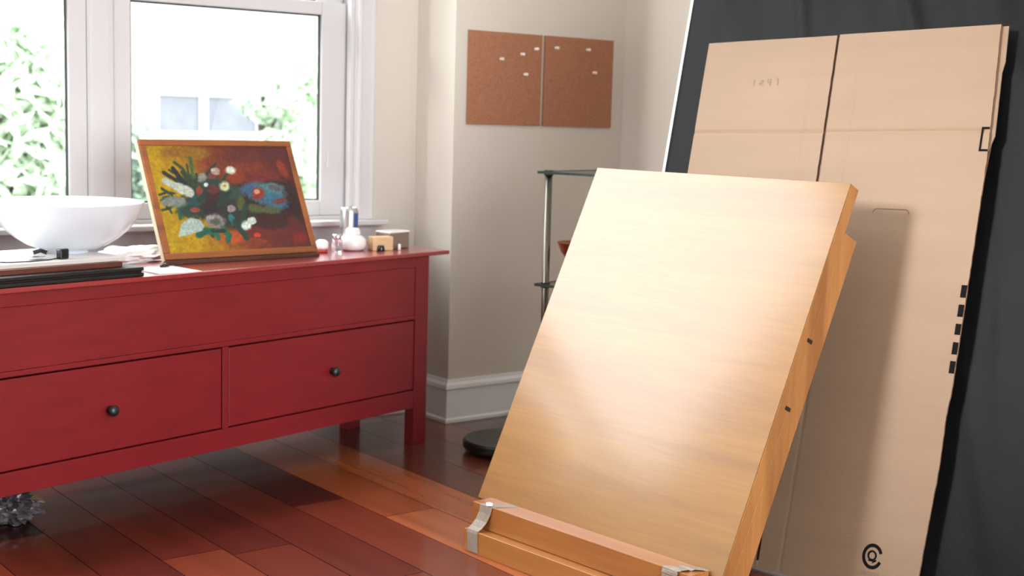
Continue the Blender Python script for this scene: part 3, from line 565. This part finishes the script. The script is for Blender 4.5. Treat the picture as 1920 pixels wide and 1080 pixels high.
b = NB(); box(b, -0.312, 0.312, -0.171, 0.171, 0.0101, 0.0115); link('top_sheet', b, M['paper'], pd)
ZP = Z1+0.0444+0.0116
# bowl
b = NB()
prof = [(0, 0.0), (0.058, 0.0), (0.061, 0.003), (0.059, 0.009), (0.085, 0.0135), (0.116, 0.025), (0.150, 0.046), (0.178, 0.071), (0.200, 0.100), (0.214, 0.128), (0.2215, 0.148), (0.2235, 0.1525), (0.221, 0.155), (0.216, 0.153), (0.207, 0.130), (0.193, 0.103), (0.171, 0.076), (0.143, 0.052), (0.109, 0.032), (0.07, 0.021), (0, 0.017)]
lathe(b, prof, seg=72); bo = link('ceramic_bowl', b, M['bowl'], smooth=True); bo.matrix_world = dz(2.362, 0.235, ZP+0.0003)
tag(bo, 'large white ceramic bowl with a small foot standing on the paper pad', 'bowl')
# spectacles lying on the pad
sp = thing('reading_glasses', 'black-rimmed reading glasses lying on the papers before the white bowl', 'glasses', dz(2.10, 0.075, ZP+0.0003, R(8)))
b = NB(); tube(b, [(-0.12, 0.02, 0.012), (-0.05, -0.008, 0.004), (0.02, -0.018, 0.002), (0.09, -0.018, 0.002), (0.135, -0.014, 0.004)], 0.002, 6); link('temple', b, M['plastic'], sp)
b = NB(); box(b, 0.128, 0.160, -0.022, -0.002, 0.0, 0.030); link('hinge_block', b, M['plastic'], sp, bevel=0.004)
b = NB(); tube(b, [(0.11, 0.07, 0.014), (0.128, 0.06, 0.020), (0.138, 0.045, 0.014)], 0.0065, 8); link('nose_bridge', b, M['plastic'], sp)
b = NB()
lathe(b, [(0.020, -0.0005), (0.0, 0.0), ], seg=24)
lens = link('lens', b, M['clear'], sp, smooth=True); lens.matrix_local = Matrix.Translation((0.085, 0.03, 0.008)) @ Matrix.Diagonal((1.6, 1.0, 1, 1))
# crumpled white bag right of the bowl
def crumple(bm, sx, sy, sz, seed, amp=0.25, sub=4, freq=3.0):
    bmesh.ops.create_icosphere(bm, subdivisions=sub, radius=1.0)
    for v in bm.verts:
        d = v.co.normalized(); n1 = noise.noise(d*freq+Vector((seed, 0, 0))); n2 = noise.cell(d*freq*1.7+Vector((0, seed, 0)))
        k = 1+amp*n1+amp*0.4*abs(noise.noise(d*freq*3+Vector((seed, seed, 0))))
        v.co = Vector((d.x*sx*k, d.y*sy*k, max(-sz*0.92, d.z*sz*k)+sz*0.92))
b = NB(); crumple(b, 0.135, 0.045, 0.026, 3.3, 0.45)
o = link('crumpled_tissue', b, M['paper'], smooth=False); o.matrix_world = dz(2.645, 0.315, Z1, R(10)); tag(o, 'crumpled white tissue lying between the bowl and the painting', 'tissue')
b = NB(); box(b, -0.075, 0.075, -0.085, 0.085, 0, 0.0012); o = link('glare_patch', b, M['paper']); o.matrix_world = dz(2.60, 0.08, Z1, R(-6)); tag(o, 'white patch painting window glare on the sideboard, left of the painting', 'paper')  # flat white sheet standing in for window glare on the glossy top
b = NB(); tube(b, [(-0.012, 0, 0.0042), (0.02, 0, 0.0042)], 0.004, 8); tube(b, [(0.02, 0, 0.0042), (0.075, 0, 0.0042), (0.082, 0, 0.0042)], [0.0022, 0.0022, 0.0006], 8)
o = link('felt_pen', b, M['plastic']); o.matrix_world = dz(2.635, 0.135, Z1+0.0014, R(4)); tag(o, 'thin dark pen lying on the white glare patch beside the painting', 'pen')

# ================================================================ THINGS ON THE SIDEBOARD, RIGHT
can = thing('drink_can', 'slim silver and blue drink can behind the white jar', 'can', dz(3.568, 0.262, Z1, R(20)))
b = NB(); r = 0.034; lathe(b, [(0, 0.004), (0.022, 0.004), (0.026, 0.0), (0.031, 0.006), (r, 0.014), (r, 0.134), (0.030, 0.146), (0.0275, 0.150), (0.0265, 0.150), (0.0255, 0.146), (0, 0.1455)], seg=40); link('body', b, M['alu'], can, smooth=True)
b = NB()
for a0, a1 in ((R(-125), R(-85)), (R(60), R(110))):
    n = 8; A = [b.verts.new(((r+0.0004)*math.cos(a0+(a1-a0)*i/n), (r+0.0004)*math.sin(a0+(a1-a0)*i/n), 0.02)) for i in range(n+1)]
    B = [b.verts.new(((r+0.0004)*math.cos(a0+(a1-a0)*i/n), (r+0.0004)*math.sin(a0+(a1-a0)*i/n), 0.13)) for i in range(n+1)]
    for i in range(n): b.faces.new((A[i], A[i+1], B[i+1], B[i]))
link('blue_print', b, M['blue'], can, smooth=True)
b = NB(); tube(b, [(0.0, -0.01, 0.1475), (0, 0.004, 0.148), (0, 0.012, 0.1475)], [0.006, 0.006, 0.004], 8); link('pull_tab', b, M['steel'], can)
jar = thing('white_jar', 'squat round white jar with a narrower lid before the drink can', 'jar', dz(3.514, 0.188, Z1))
b = NB(); lathe(b, [(0, 0), (0.034, 0), (0.046, 0.008), (0.050, 0.024), (0.046, 0.042), (0.036, 0.052), (0.028, 0.056), (0, 0.056)], seg=36); link('body', b, M['whitegloss'], jar, smooth=True)
b = NB(); lathe(b, [(0, 0.0562), (0.026, 0.0562), (0.027, 0.060), (0.026, 0.074), (0.020, 0.081), (0, 0.083)], seg=30); link('lid', b, M['whitegloss'], jar, smooth=True)
cj = thing('glass_jar', 'small clear glass jar between the painting and the white jar', 'jar', dz(3.432, 0.185, Z1))
b = NB(); lathe(b, [(0, 0), (0.017, 0), (0.020, 0.004), (0.020, 0.040), (0.015, 0.046), (0, 0.046)], seg=28); link('body', b, M['clear'], cj, smooth=True)
b = NB(); lathe(b, [(0, 0.0462), (0.016, 0.0462), (0.017, 0.048), (0.017, 0.060), (0.015, 0.062), (0, 0.062)], seg=28); link('lid', b, M['alu'], cj, smooth=True)
pt = thing('small_pot', 'tiny white pot with a red base touching the painting corner', 'pot', dz(3.372, 0.20, Z1))
b = NB(); lathe(b, [(0, 0), (0.019, 0), (0.021, 0.003), (0.021, 0.012), (0, 0.012)], seg=24); link('base', b, M['redcap'], pt, smooth=True)
b = NB(); lathe(b, [(0, 0.0122), (0.022, 0.0122), (0.024, 0.020), (0.022, 0.038), (0.012, 0.045), (0, 0.046)], seg=24); link('body', b, M['whitegloss'], pt, smooth=True)
o = slab('birch_block', 'cream wooden block lying before the grey tin', 'block', 3.565, 3.645, 0.112, 0.160, Z1, Z1+0.050, M['cream'], rz=R(-22), bevel=0.002)
tn = thing('metal_tin', 'square grey tin with a shiny white lid at the right end', 'tin', dz(3.70, 0.165, Z1, R(3)))
b = NB(); box(b, -0.055, 0.055, -0.035, 0.035, 0, 0.058); link('body', b, M['tin'], tn, bevel=0.003)
b = NB(); box(b, -0.057, 0.057, -0.037, 0.037, 0.0582, 0.066); link('lid', b, M['whitegloss'], tn, bevel=0.003)
b = NB(); lathe(b, [(0, 0), (0.014, 0), (0.015, 0.003), (0.013, 0.016), (0.010, 0.020), (0, 0.020)], seg=20); o = link('bottle_cap', b, M['plastic'], smooth=True); o.matrix_world = dz(3.585, 0.115, Z1); tag(o, 'small black cap lying before the cream block', 'cap')
b = NB(); lathe(b, [(0, 0), (0.005, 0), (0.0055, 0.002), (0.0055, 0.020), (0.003, 0.023), (0, 0.023)], seg=16); o = link('lip_balm_tube', b, M['whitegloss'], smooth=True); o.matrix_world = dz(3.662, 0.095, Z1); tag(o, 'tiny white tube standing in front of the grey tin', 'tube')

# ================================================================ UNDER THE SIDEBOARD
b = NB(); crumple(b, 0.062, 0.10, 0.042, 7.7, 0.5, 4, 7.0)
bag = thing('plastic_bag', 'crinkled clear plastic bag glinting on the floor under the sideboard', 'bag', T(1.215, 3.94, 0.0006, 0.3))
link('film', b, M['film'], bag, smooth=False)
b = NB(); obox(b, (0.035, -0.045, 0.062), (0.93, 0.0, -0.36), (0.1, 0.9, 0.3), (0.36, -0.3, 0.9), 0, 0.065, 0, 0.045, 0, 0.003); link('card_scrap', b, M['tan'], bag)

# ================================================================ ROUND FLOOR CLEANER
rv = thing('robot_vacuum', 'low black disc-shaped robot vacuum on the floor behind the easel', 'robot vacuum', T(2.970, 3.838, 0.0))
b = NB(); lathe(b, [(0, 0.008), (0.140, 0.008), (0.153, 0.014), (0.158, 0.022), (0.158, 0.043), (0.155, 0.048), (0, 0.048)], seg=64); link('bumper_body', b, M['discside'], rv, smooth=False)
b = NB(); lathe(b, [(0, 0.0482), (0.149, 0.0482), (0.153, 0.0495), (0.151, 0.0515), (0, 0.052)], seg=64); link('top_cover', b, M['disctop'], rv)
for a in (0.3, 2.4, 4.4):
    b = NB(); box(b, 0.09*math.cos(a)-0.012, 0.09*math.cos(a)+0.012, 0.09*math.sin(a)-0.012, 0.09*math.sin(a)+0.012, 0.0, 0.009); link('wheel', b, M['rubber'], rv)

# ================================================================ CORK BOARDS
def cork(x0, x1, label):
    root = thing('cork_board', label, 'cork board', Matrix.Translation((x0, Y_CORK-0.0005, 1.180)), group='cork squares on the wall')
    b = NB(); box(b, 0, x1-x0, -0.009, 0, 0, 0.362); link('cork_sheet', b, M['cork'], root, bevel=0.0015)
    return root
cork(3.117, 3.4815, 'left of the two square brown cork boards, the one with four pins')
cork(3.4955, 3.865, 'right of the two square brown cork boards, nearer the room corner')
pin0 = None
PINS = [(3.271, 1.437, 'clear push pin alone at the left of the left cork board'), (3.374, 1.461, 'clear push pin, middle of the upper three on the left cork board'), (3.444, 1.485, 'clear push pin near the top right corner of the left cork board'), (3.393, 1.382, 'clear push pin lowest on the left cork board'),
        (3.549, 1.495, 'clear push pin near the top left corner of the right cork board'), (3.717, 1.496, 'clear push pin near the top right of the right cork board'), (3.756, 1.404, 'clear push pin lowest on the right cork board')]
for i, (x, z, lab) in enumerate(PINS):
    root = thing('push_pin', lab, 'push pin', Matrix.Translation((x, Y_CORK-0.0096, z)), group='push pins in the cork boards')
    if i == 0:
        b = NB(); lathe(b, [(0, 0.002), (0.0065, 0.002), (0.0065, 0.004), (0.004, 0.006), (0.004, 0.013), (0.0065, 0.015), (0.0065, 0.018), (0, 0.018)], seg=14)
        h = link('head', b, M['pin'], root, smooth=True); h.matrix_local = Matrix.Rotation(R(90), 4, 'X')
        b = NB(); tube(b, [(0, 0, 0.003), (0, 0, -0.003)], 0.0006, 6); t = link('needle', b, M['steel'], root); t.matrix_local = Matrix.Rotation(R(90), 4, 'X')
    else:
        for s in (h, t):
            c = s.copy(); c.parent = root; col.objects.link(c)

# ================================================================ GLASS CORNER SHELF
e1 = Vector((0.2486, -0.9686, 0)).normalized(); e2 = Vector((-e1.y, e1.x, 0))
sm = frame_mw((2.953, 3.676, 0), e1, e2, (0, 0, 1))
sh = thing('glass_shelf_unit', 'glass shelving unit with chrome posts in the corner under the cork boards', 'shelf', sm)
SL, SD = 0.60, 0.40; lev = (0.250, 0.633, 1.024)
for z in lev:
    b = NB(); box(b, 0, SL, 0, SD, z-0.003, z+0.003); g = link('glass_plate', b, M['shelfglass'], sh)
    b = NB(); t = 0.0025; box(b, -t, SL+t, -t, -0.0002, z-0.0045, z+0.0045); box(b, -t, SL+t, SD+0.0002, SD+t, z-0.0045, z+0.0045); box(b, -t, -0.0002, 0, SD, z-0.0045, z+0.0045); box(b, SL+0.0002, SL+t, 0, SD, z-0.0045, z+0.0045)
    link('polished_edge', b, M['glassedge'], g)
for x in (0.025, SL-0.025):
    for y in (0.027, SD-0.027):
        b = NB(); tube(b, [(x, y, 0.0), (x, y, 1.016)], 0.0125, 20); p = link('post', b, M['chrome'], sh, smooth=True)
        for z in lev:
            b = NB(); lathe(b, [(0, z-0.010), (0.017, z-0.010), (0.017, z-0.0035), (0, z-0.0035)], x, y, 20); lathe(b, [(0, z+0.0035), (0.017, z+0.0035), (0.017, z+0.008), (0, z+0.008)], x, y, 20); link('collar', b, M['rubber'], p)
gob = thing('footed_bowl', 'reddish wooden footed bowl on the middle shelf of the glass unit', 'bowl', Matrix.Translation(sm @ Vector((0.105, 0.092, 0.6365))))
b = NB(); lathe(b, [(0.0, 0.075), (0.012, 0.072), (0.030, 0.085), (0.052, 0.112), (0.066, 0.146), (0.068, 0.149), (0.064, 0.148), (0.048, 0.116), (0.026, 0.092), (0, 0.088)], seg=40); link('cup', b, M['terracotta'], gob, smooth=True)
b = NB(); lathe(b, [(0, 0), (0.040, 0), (0.041, 0.004), (0.020, 0.010), (0.008, 0.020), (0.007, 0.045), (0.014, 0.052), (0.007, 0.060), (0.010, 0.0715), (0, 0.0715)], seg=28); link('stem', b, M['darkstem'], gob, smooth=True)

# ================================================================ BLACK BACKDROP PANEL
YW = R(-82.03); LEAN = 0.246; RO = 0.034
u0 = Vector((math.cos(YW), math.sin(YW), 0)); b0 = Vector((-math.sin(YW), math.cos(YW), 0)); v0 = Vector((0, 0, 1))*math.cos(LEAN)+b0*math.sin(LEAN)
cu = math.cos(RO)*u0+math.sin(RO)*v0; cv = -math.sin(RO)*u0+math.cos(RO)*v0; cb = cv.cross(cu)
CO = Vector((2.657, 2.842, 0.002))
bo_ = CO+cb*0.055; bo_.z = 0.0
# stand the panel on the floor: its lower left back corner touches z=0
bp = thing('backdrop_panel', 'tall black wrinkled backdrop board with a white left edge leaning behind the cardboard', 'backdrop', frame_mw(bo_, cu, cb, cv))
def black_pt(s, t):
    a = -0.128+s*2.2; z = 0.006+t*1.95
    k = (0.3+0.9*max(0.0, min(1.0, (z-1.2)/0.4)))*max(0.05, min(1.0, (a+0.128)/0.10))
    p = Vector((a*3.2, z*1.1, 0)); w = noise.noise(p+Vector((noise.noise(p*1.7)*0.9, 0, 0)))
    rid = 1-abs(noise.noise(Vector((a*5.5+z*1.6, z*0.8, 3.1)))*2); rid = max(0, rid)**3
    d = 0.012*k*w-0.012*k*rid
    d = -abs(d) if True else d
    return (a, d, z), (a, 0.0045, z)
b = NB(); sheet(b, black_pt, 150, 110, 0.004); link('black_cover', b, M['black'], bp, smooth=True)
b = NB(); box(b, -0.1415, 2.065, 0.005, 0.015, 0.006, 1.965); link('foam_core', b, M['foam'], bp)['label'] = 'white foam edge'
for a in (0.5, 1.6):
    b = NB(); inv = frame_mw(bo_, cu, cb, cv).inverted(); top = Vector((a, 0.018, 1.5)); w = frame_mw(bo_, cu, cb, cv) @ top; ft = Vector((w.x+0.12, w.y, 0.012)); tube(b, [top, inv @ ft], 0.010, 8); link('prop', b, M['foam'], bp)

# ================================================================ CARDBOARD BOX, FOLDED FLAT
CMW = frame_mw(CO, cu, cb, cv)
cb_ = thing('flattened_cardboard_box', 'large flattened brown cardboard box leaning against the black backdrop', 'cardboard box', CMW)
def right_edge(b):
    pts = [(0.0, 0.909), (0.08, 0.911), (0.208, 0.915), (0.34, 0.921), (0.48, 0.919), (0.54, 0.924), (0.84, 0.925), (1.14, 0.925), (1.30, 0.919), (1.493, 0.910)]
    for (za, a), (zb, c) in zip(pts, pts[1:]):
        if b <= zb: return a+(c-a)*(b-za)/(zb-za)
    return pts[-1][1]
def crease(z, a):
    d = 0.0
    for zc, w, dep in ((1.212, 0.006, 0.0022), (1.206, 0.003, -0.001)): d += dep*math.exp(-((z-zc)/w)**2)
    for ac, w, dep in ((0.372, 0.005, 0.0012), (0.520, 0.005, 0.0012)): d += dep*math.exp(-((a-ac)/w)**2)*(1 if z > 0.4 else 0.5)
    d += 0.0015*noise.noise(Vector((a*4, z*4, 1)))
    return d
def mk_panel(a_lo, a_hi, z_hi, hi_fn=None):
    def f(s, t):
        tt = t; z = 0.001+tt*z_hi
        hi = hi_fn(z) if hi_fn else a_hi(z)
        lo = a_lo(z); a = lo+(hi-lo)*s; d = crease(z, a)
        jag = 0.0012*noise.noise(Vector((z*40, a*2, 0))) if s == 1 else 0
        return (a+jag, d, z), (a+jag, 0.0055+d*0.5, z)
    return f
# the seam gap widens slightly downwards
gap_l = lambda z: 0.4365+0.0055*(1.49-z)/0.4 if z > 1.08 else 0.442
gap_r = lambda z: gap_l(z)+0.0085+0.002*(1.49-z)/0.4 if z > 1.08 else gap_l(z)+0.0105
b = NB(); sheet(b, mk_panel(lambda z: 0.0, gap_l, 1.489), 90, 300, 0.005, 1); link('left_panel', b, [M['card'], M['cardedge']], cb_, smooth=False)
b = NB(); sheet(b, mk_panel(gap_r, right_edge, 1.491), 100, 300, 0.005, 1); rp = link('right_panel', b, [M['card'], M['cardedge']], cb_, smooth=False)
b = NB(); prism(b, [(0.20, 0.02), (0.90, 0.02), (0.905, 1.0), (0.920, 1.158), (0.933, 1.200), (0.9265, 1.366), (0.931, 1.395), (0.9265, 1.489), (0.20, 1.486)], 0.0085, 0.0125, 'y'); link('rear_flap', b, M['card'], cb_)
b = NB(); prism(b, [(0.30, 0.30), (0.905, 0.80), (0.926, 1.19), (0.920, 1.30), (0.918, 1.484), (0.30, 1.484)], 0.0128, 0.0160, 'y'); link('inner_flap', b, M['cardedge'], cb_)
# printing: flat ink on the faces, lying just off the board
def ink(name, polys, m, parent=cb_, lift=0.0009):
    b = NB()
    for p in polys:
        vs = []
        for a, z in p:
            vs.append(b.verts.new((a, crease(z, a)-lift, z)))
        b.faces.new(vs)
    o = link(name, b, m, parent); return o
tick = [(0.813, 0.781), (0.763, 0.732), (0.714, 0.686), (0.667, 0.636), (0.619, 0.588)]
ink('black_tick_marks', [[(0.9095, z1), (right_edge(z1)-0.0005, z1), (right_edge(z0)-0.0005, z0), (0.9095, z0)] for z0, z1 in tick], M['ink'])
q = 0.0055
ink('bracket_mark', [[(0.9005, 1.1585), (0.9005+q, 1.1585), (0.9005+q, 1.222), (0.9005, 1.222)], [(0.9005+q, 1.222-q), (0.921, 1.222-q), (0.921, 1.222), (0.9005+q, 1.222)], [(0.9005+q, 1.1585), (0.924, 1.1585), (0.924, 1.1585+q), (0.9005+q, 1.1585+q)]], M['ink'])
def arc(cx, cz, r0, r1, a0, a1, n=24, sx=1.0):
    P = []
    for i in range(n):
        t0, t1 = a0+(a1-a0)*i/n, a0+(a1-a0)*(i+1)/n
        P.append([(cx+sx*r0*math.cos(t0), cz+r0*math.sin(t0)), (cx+sx*r1*math.cos(t0), cz+r1*math.sin(t0)), (cx+sx*r1*math.cos(t1), cz+r1*math.sin(t1)), (cx+sx*r0*math.cos(t1), cz+r0*math.sin(t1))])
    return P
lx, lz = 0.7805, 0.1005
ink('recycling_mark', arc(lx, lz, 0.0235, 0.0325, R(22), R(338), 36, 0.86)+arc(lx-0.001, lz+0.002, 0.0085, 0.0135, R(-60), R(240), 22, 0.95)+[[(lx-0.010, lz-0.013), (lx+0.008, lz-0.013), (lx+0.006, lz-0.006), (lx-0.008, lz-0.006)], [(lx+0.0005, lz-0.018), (lx+0.012, lz-0.011), (lx+0.0125, lz-0.006), (lx+0.004, lz-0.010)]], M['ink'])
# small caption under the mark, mostly below the frame
ink('caption_strokes', [[(0.757+i*0.0085, 0.0505), (0.762+i*0.0085, 0.0505), (0.762+i*0.0085, 0.062), (0.757+i*0.0085, 0.062)] for i in range(6)], M['faint'])
# faint pressed number
def seg_digit(x, z, w, h, segs, t=0.0028):
    S = {'a': (x, x+w, z+h-t, z+h), 'b': (x+w-t, x+w, z+h/2, z+h), 'c': (x+w-t, x+w, z, z+h/2), 'd': (x, x+w, z, z+t), 'e': (x, x+t, z, z+h/2), 'f': (x, x+t, z+h/2, z+h), 'g': (x, x+w, z+h/2-t/2, z+h/2+t/2), 'i': (x+w/2-t/2, x+w/2+t/2, z, z+h)}
    return [[(S[s][0], S[s][2]), (S[s][1], S[s][2]), (S[s][1], S[s][3]), (S[s][0], S[s][3])] for s in segs]
P = seg_digit(0.180, 1.353, 0.010, 0.017, 'i')+seg_digit(0.204, 1.353, 0.012, 0.015, 'abged')+seg_digit(0.230, 1.352, 0.012, 0.020, 'fgbc')+seg_digit(0.256, 1.351, 0.011, 0.022, 'abc')
ink('pressed_digits', P, M['faint'])
# hand-hole outline, a shallow die-cut line
hx0, hx1, hz = 0.632, 0.735, 0.992
P = arc(hx0+0.012, hz-0.004, 0.0115, 0.0135, R(90), R(180), 8)+[[(hx0+0.012, hz+0.0075), (hx1-0.012, hz+0.0075), (hx1-0.012, hz+0.0095), (hx0+0.012, hz+0.0095)]]+arc(hx1-0.012, hz-0.004, 0.0115, 0.0135, R(0), R(90), 8)
ink('hand_hole_cut', P, M['cardedge'])

# ================================================================ WOODEN DRAWING EASEL
EY = R(-85.361); EL = 0.440
eu = Vector((math.cos(EY), math.sin(EY), 0)); eb = Vector((-math.sin(EY), math.cos(EY), 0))
EM = frame_mw((2.2755, 3.0588, 0), eu, eb, (0, 0, 1))
ez = thing('drawing_easel', 'wooden drawing easel with a large birch board leaning back, taped ledge below', 'easel', EM)
EW, EH = 0.889, 1.039; Z0 = 0.125
vO = Vector((0, 0, Z0)); vU = Vector((1, 0, 0)); vV = Vector((0, math.sin(EL), math.cos(EL))); vB = Vector((0, math.cos(EL), -math.sin(EL)))
b = NB(); obox(b, vO, vU, vV, vB, -0.004, EW, -0.004, EH, 0.0, 0.004); ob = link('board_face', b, M['board'], ez, bevel=0.0008)
b = NB(); obox(b, vO, vU, vV, vB, -0.004, EW, -0.004, EH, 0.0042, 0.042); link('board_frame', b, M['board_side'], ez, bevel=0.0015)
b = NB(); obox(b, vO, vU, vV, vB, 0.05, EW-0.001, -0.07, EH-0.118, 0.044, 0.104); link('rear_box', b, M['board_side'], ez, bevel=0.0015)
for zz in (0.62, 0.44):
    b = NB(); obox(b, vO, vU, vV, vB, EW-0.0008, EW+0.0012, zz, zz+0.010, 0.030, 0.052); link('hinge', b, M['darkstem'], ez)
b = NB(); box(b, 0.053, 0.850, -0.0685, -0.002, 0.0645, 0.1335); link('upper_ledge', b, M['rail'], ez, bevel=0.0015)
b = NB(); box(b, 0.056, 0.850, -0.102, -0.002, 0.0, 0.0632); link('lower_ledge', b, M['rail'], ez, bevel=0.0015)
for a in (0.20, 0.42):
    b = NB(); tube(b, [(a, 0.325, 0.0), (a, 0.445, 0.84)], 0.014, 10)
    link('rear_leg', b, M['board_side'], ez, bevel=0.001)
b = NB(); box(b, 0.20, 0.42, 0.395, 0.415, 0.55, 0.58); link('cross_bar', b, M['board_side'], ez)
# tape at the left: over the top of the upper ledge, down its face, on to the lower ledge
X = Vector((1, 0, 0))
def tape(a0, da, seed, crumpled=0.0):
    b = NB(); rnd = random.Random(seed); rows = []; ws = []
    path = [((a0+0.062, -0.006, 0.1336), (0, 0, 1), 0.034), ((a0+0.038, -0.035, 0.1337), (0, 0, 1), 0.042), ((a0+0.018, -0.0635, 0.1342), (0, -0.3, 1), 0.050), ((a0+0.012, -0.0700, 0.1325), (0, -1, 0.5), 0.050),
            ((a0+0.008, -0.0715, 0.112), (0, -1, 0), 0.048), ((a0+0.002, -0.0780, 0.090), (0, -1, 0.2), 0.047), ((a0-0.003, -0.0900, 0.074), (0, -1, 0.4), 0.046), ((a0-0.006, -0.1015, 0.0655), (0, -1, 0.6), 0.045),
            ((a0-0.006, -0.1035, 0.058), (0, -1, 0), 0.045), ((a0-0.005, -0.1032, 0.030), (0, -1, 0), 0.044), ((a0-0.003, -0.1030, 0.004), (0, -1, 0), 0.044)]
    # subdivide
    fine = []
    for (p, n, w), (p2, n2, w2) in zip(path, path[1:]):
        for k in range(4):
            t = k/4; fine.append((Vector(p).lerp(Vector(p2), t), Vector(n).lerp(Vector(n2), t), w+(w2-w)*t))
    fine.append((Vector(path[-1][0]), Vector(path[-1][1]), path[-1][2]))
    pts = []
    for p, n, w in fine:
        p = p+Vector((rnd.uniform(-1, 1)*crumpled*0.6, -abs(rnd.gauss(0, 1))*crumpled*0.5 if n.y < -0.5 else 0, abs(rnd.gauss(0, 1))*crumpled if n.z > 0.5 else 0))
        s = X+Vector((0, 0.25*rnd.uniform(-1, 1)*crumpled*40, 0.3*rnd.uniform(-1, 1)*crumpled*40)); pts.append((p, s, n)); ws.append(w*(1+rnd.uniform(-1, 1)*crumpled*25))
    ribbon(b, pts, ws, 0.0008)
    o = link('masking_tape', b, M['tape'], ez); o['label'] = 'grey masking tape strip'; return o
tape(0.098, 0, 1)
tape(0.775, 0, 2, 0.004)
b = NB(); crumple(b, 0.010, 0.008, 0.005, 5.0, 0.4, 3)
for v in b.verts: v.co += Vector((0.118, -0.066, 0.1345))
o = link('tape_crumple', b, M['whitegloss'], ez)
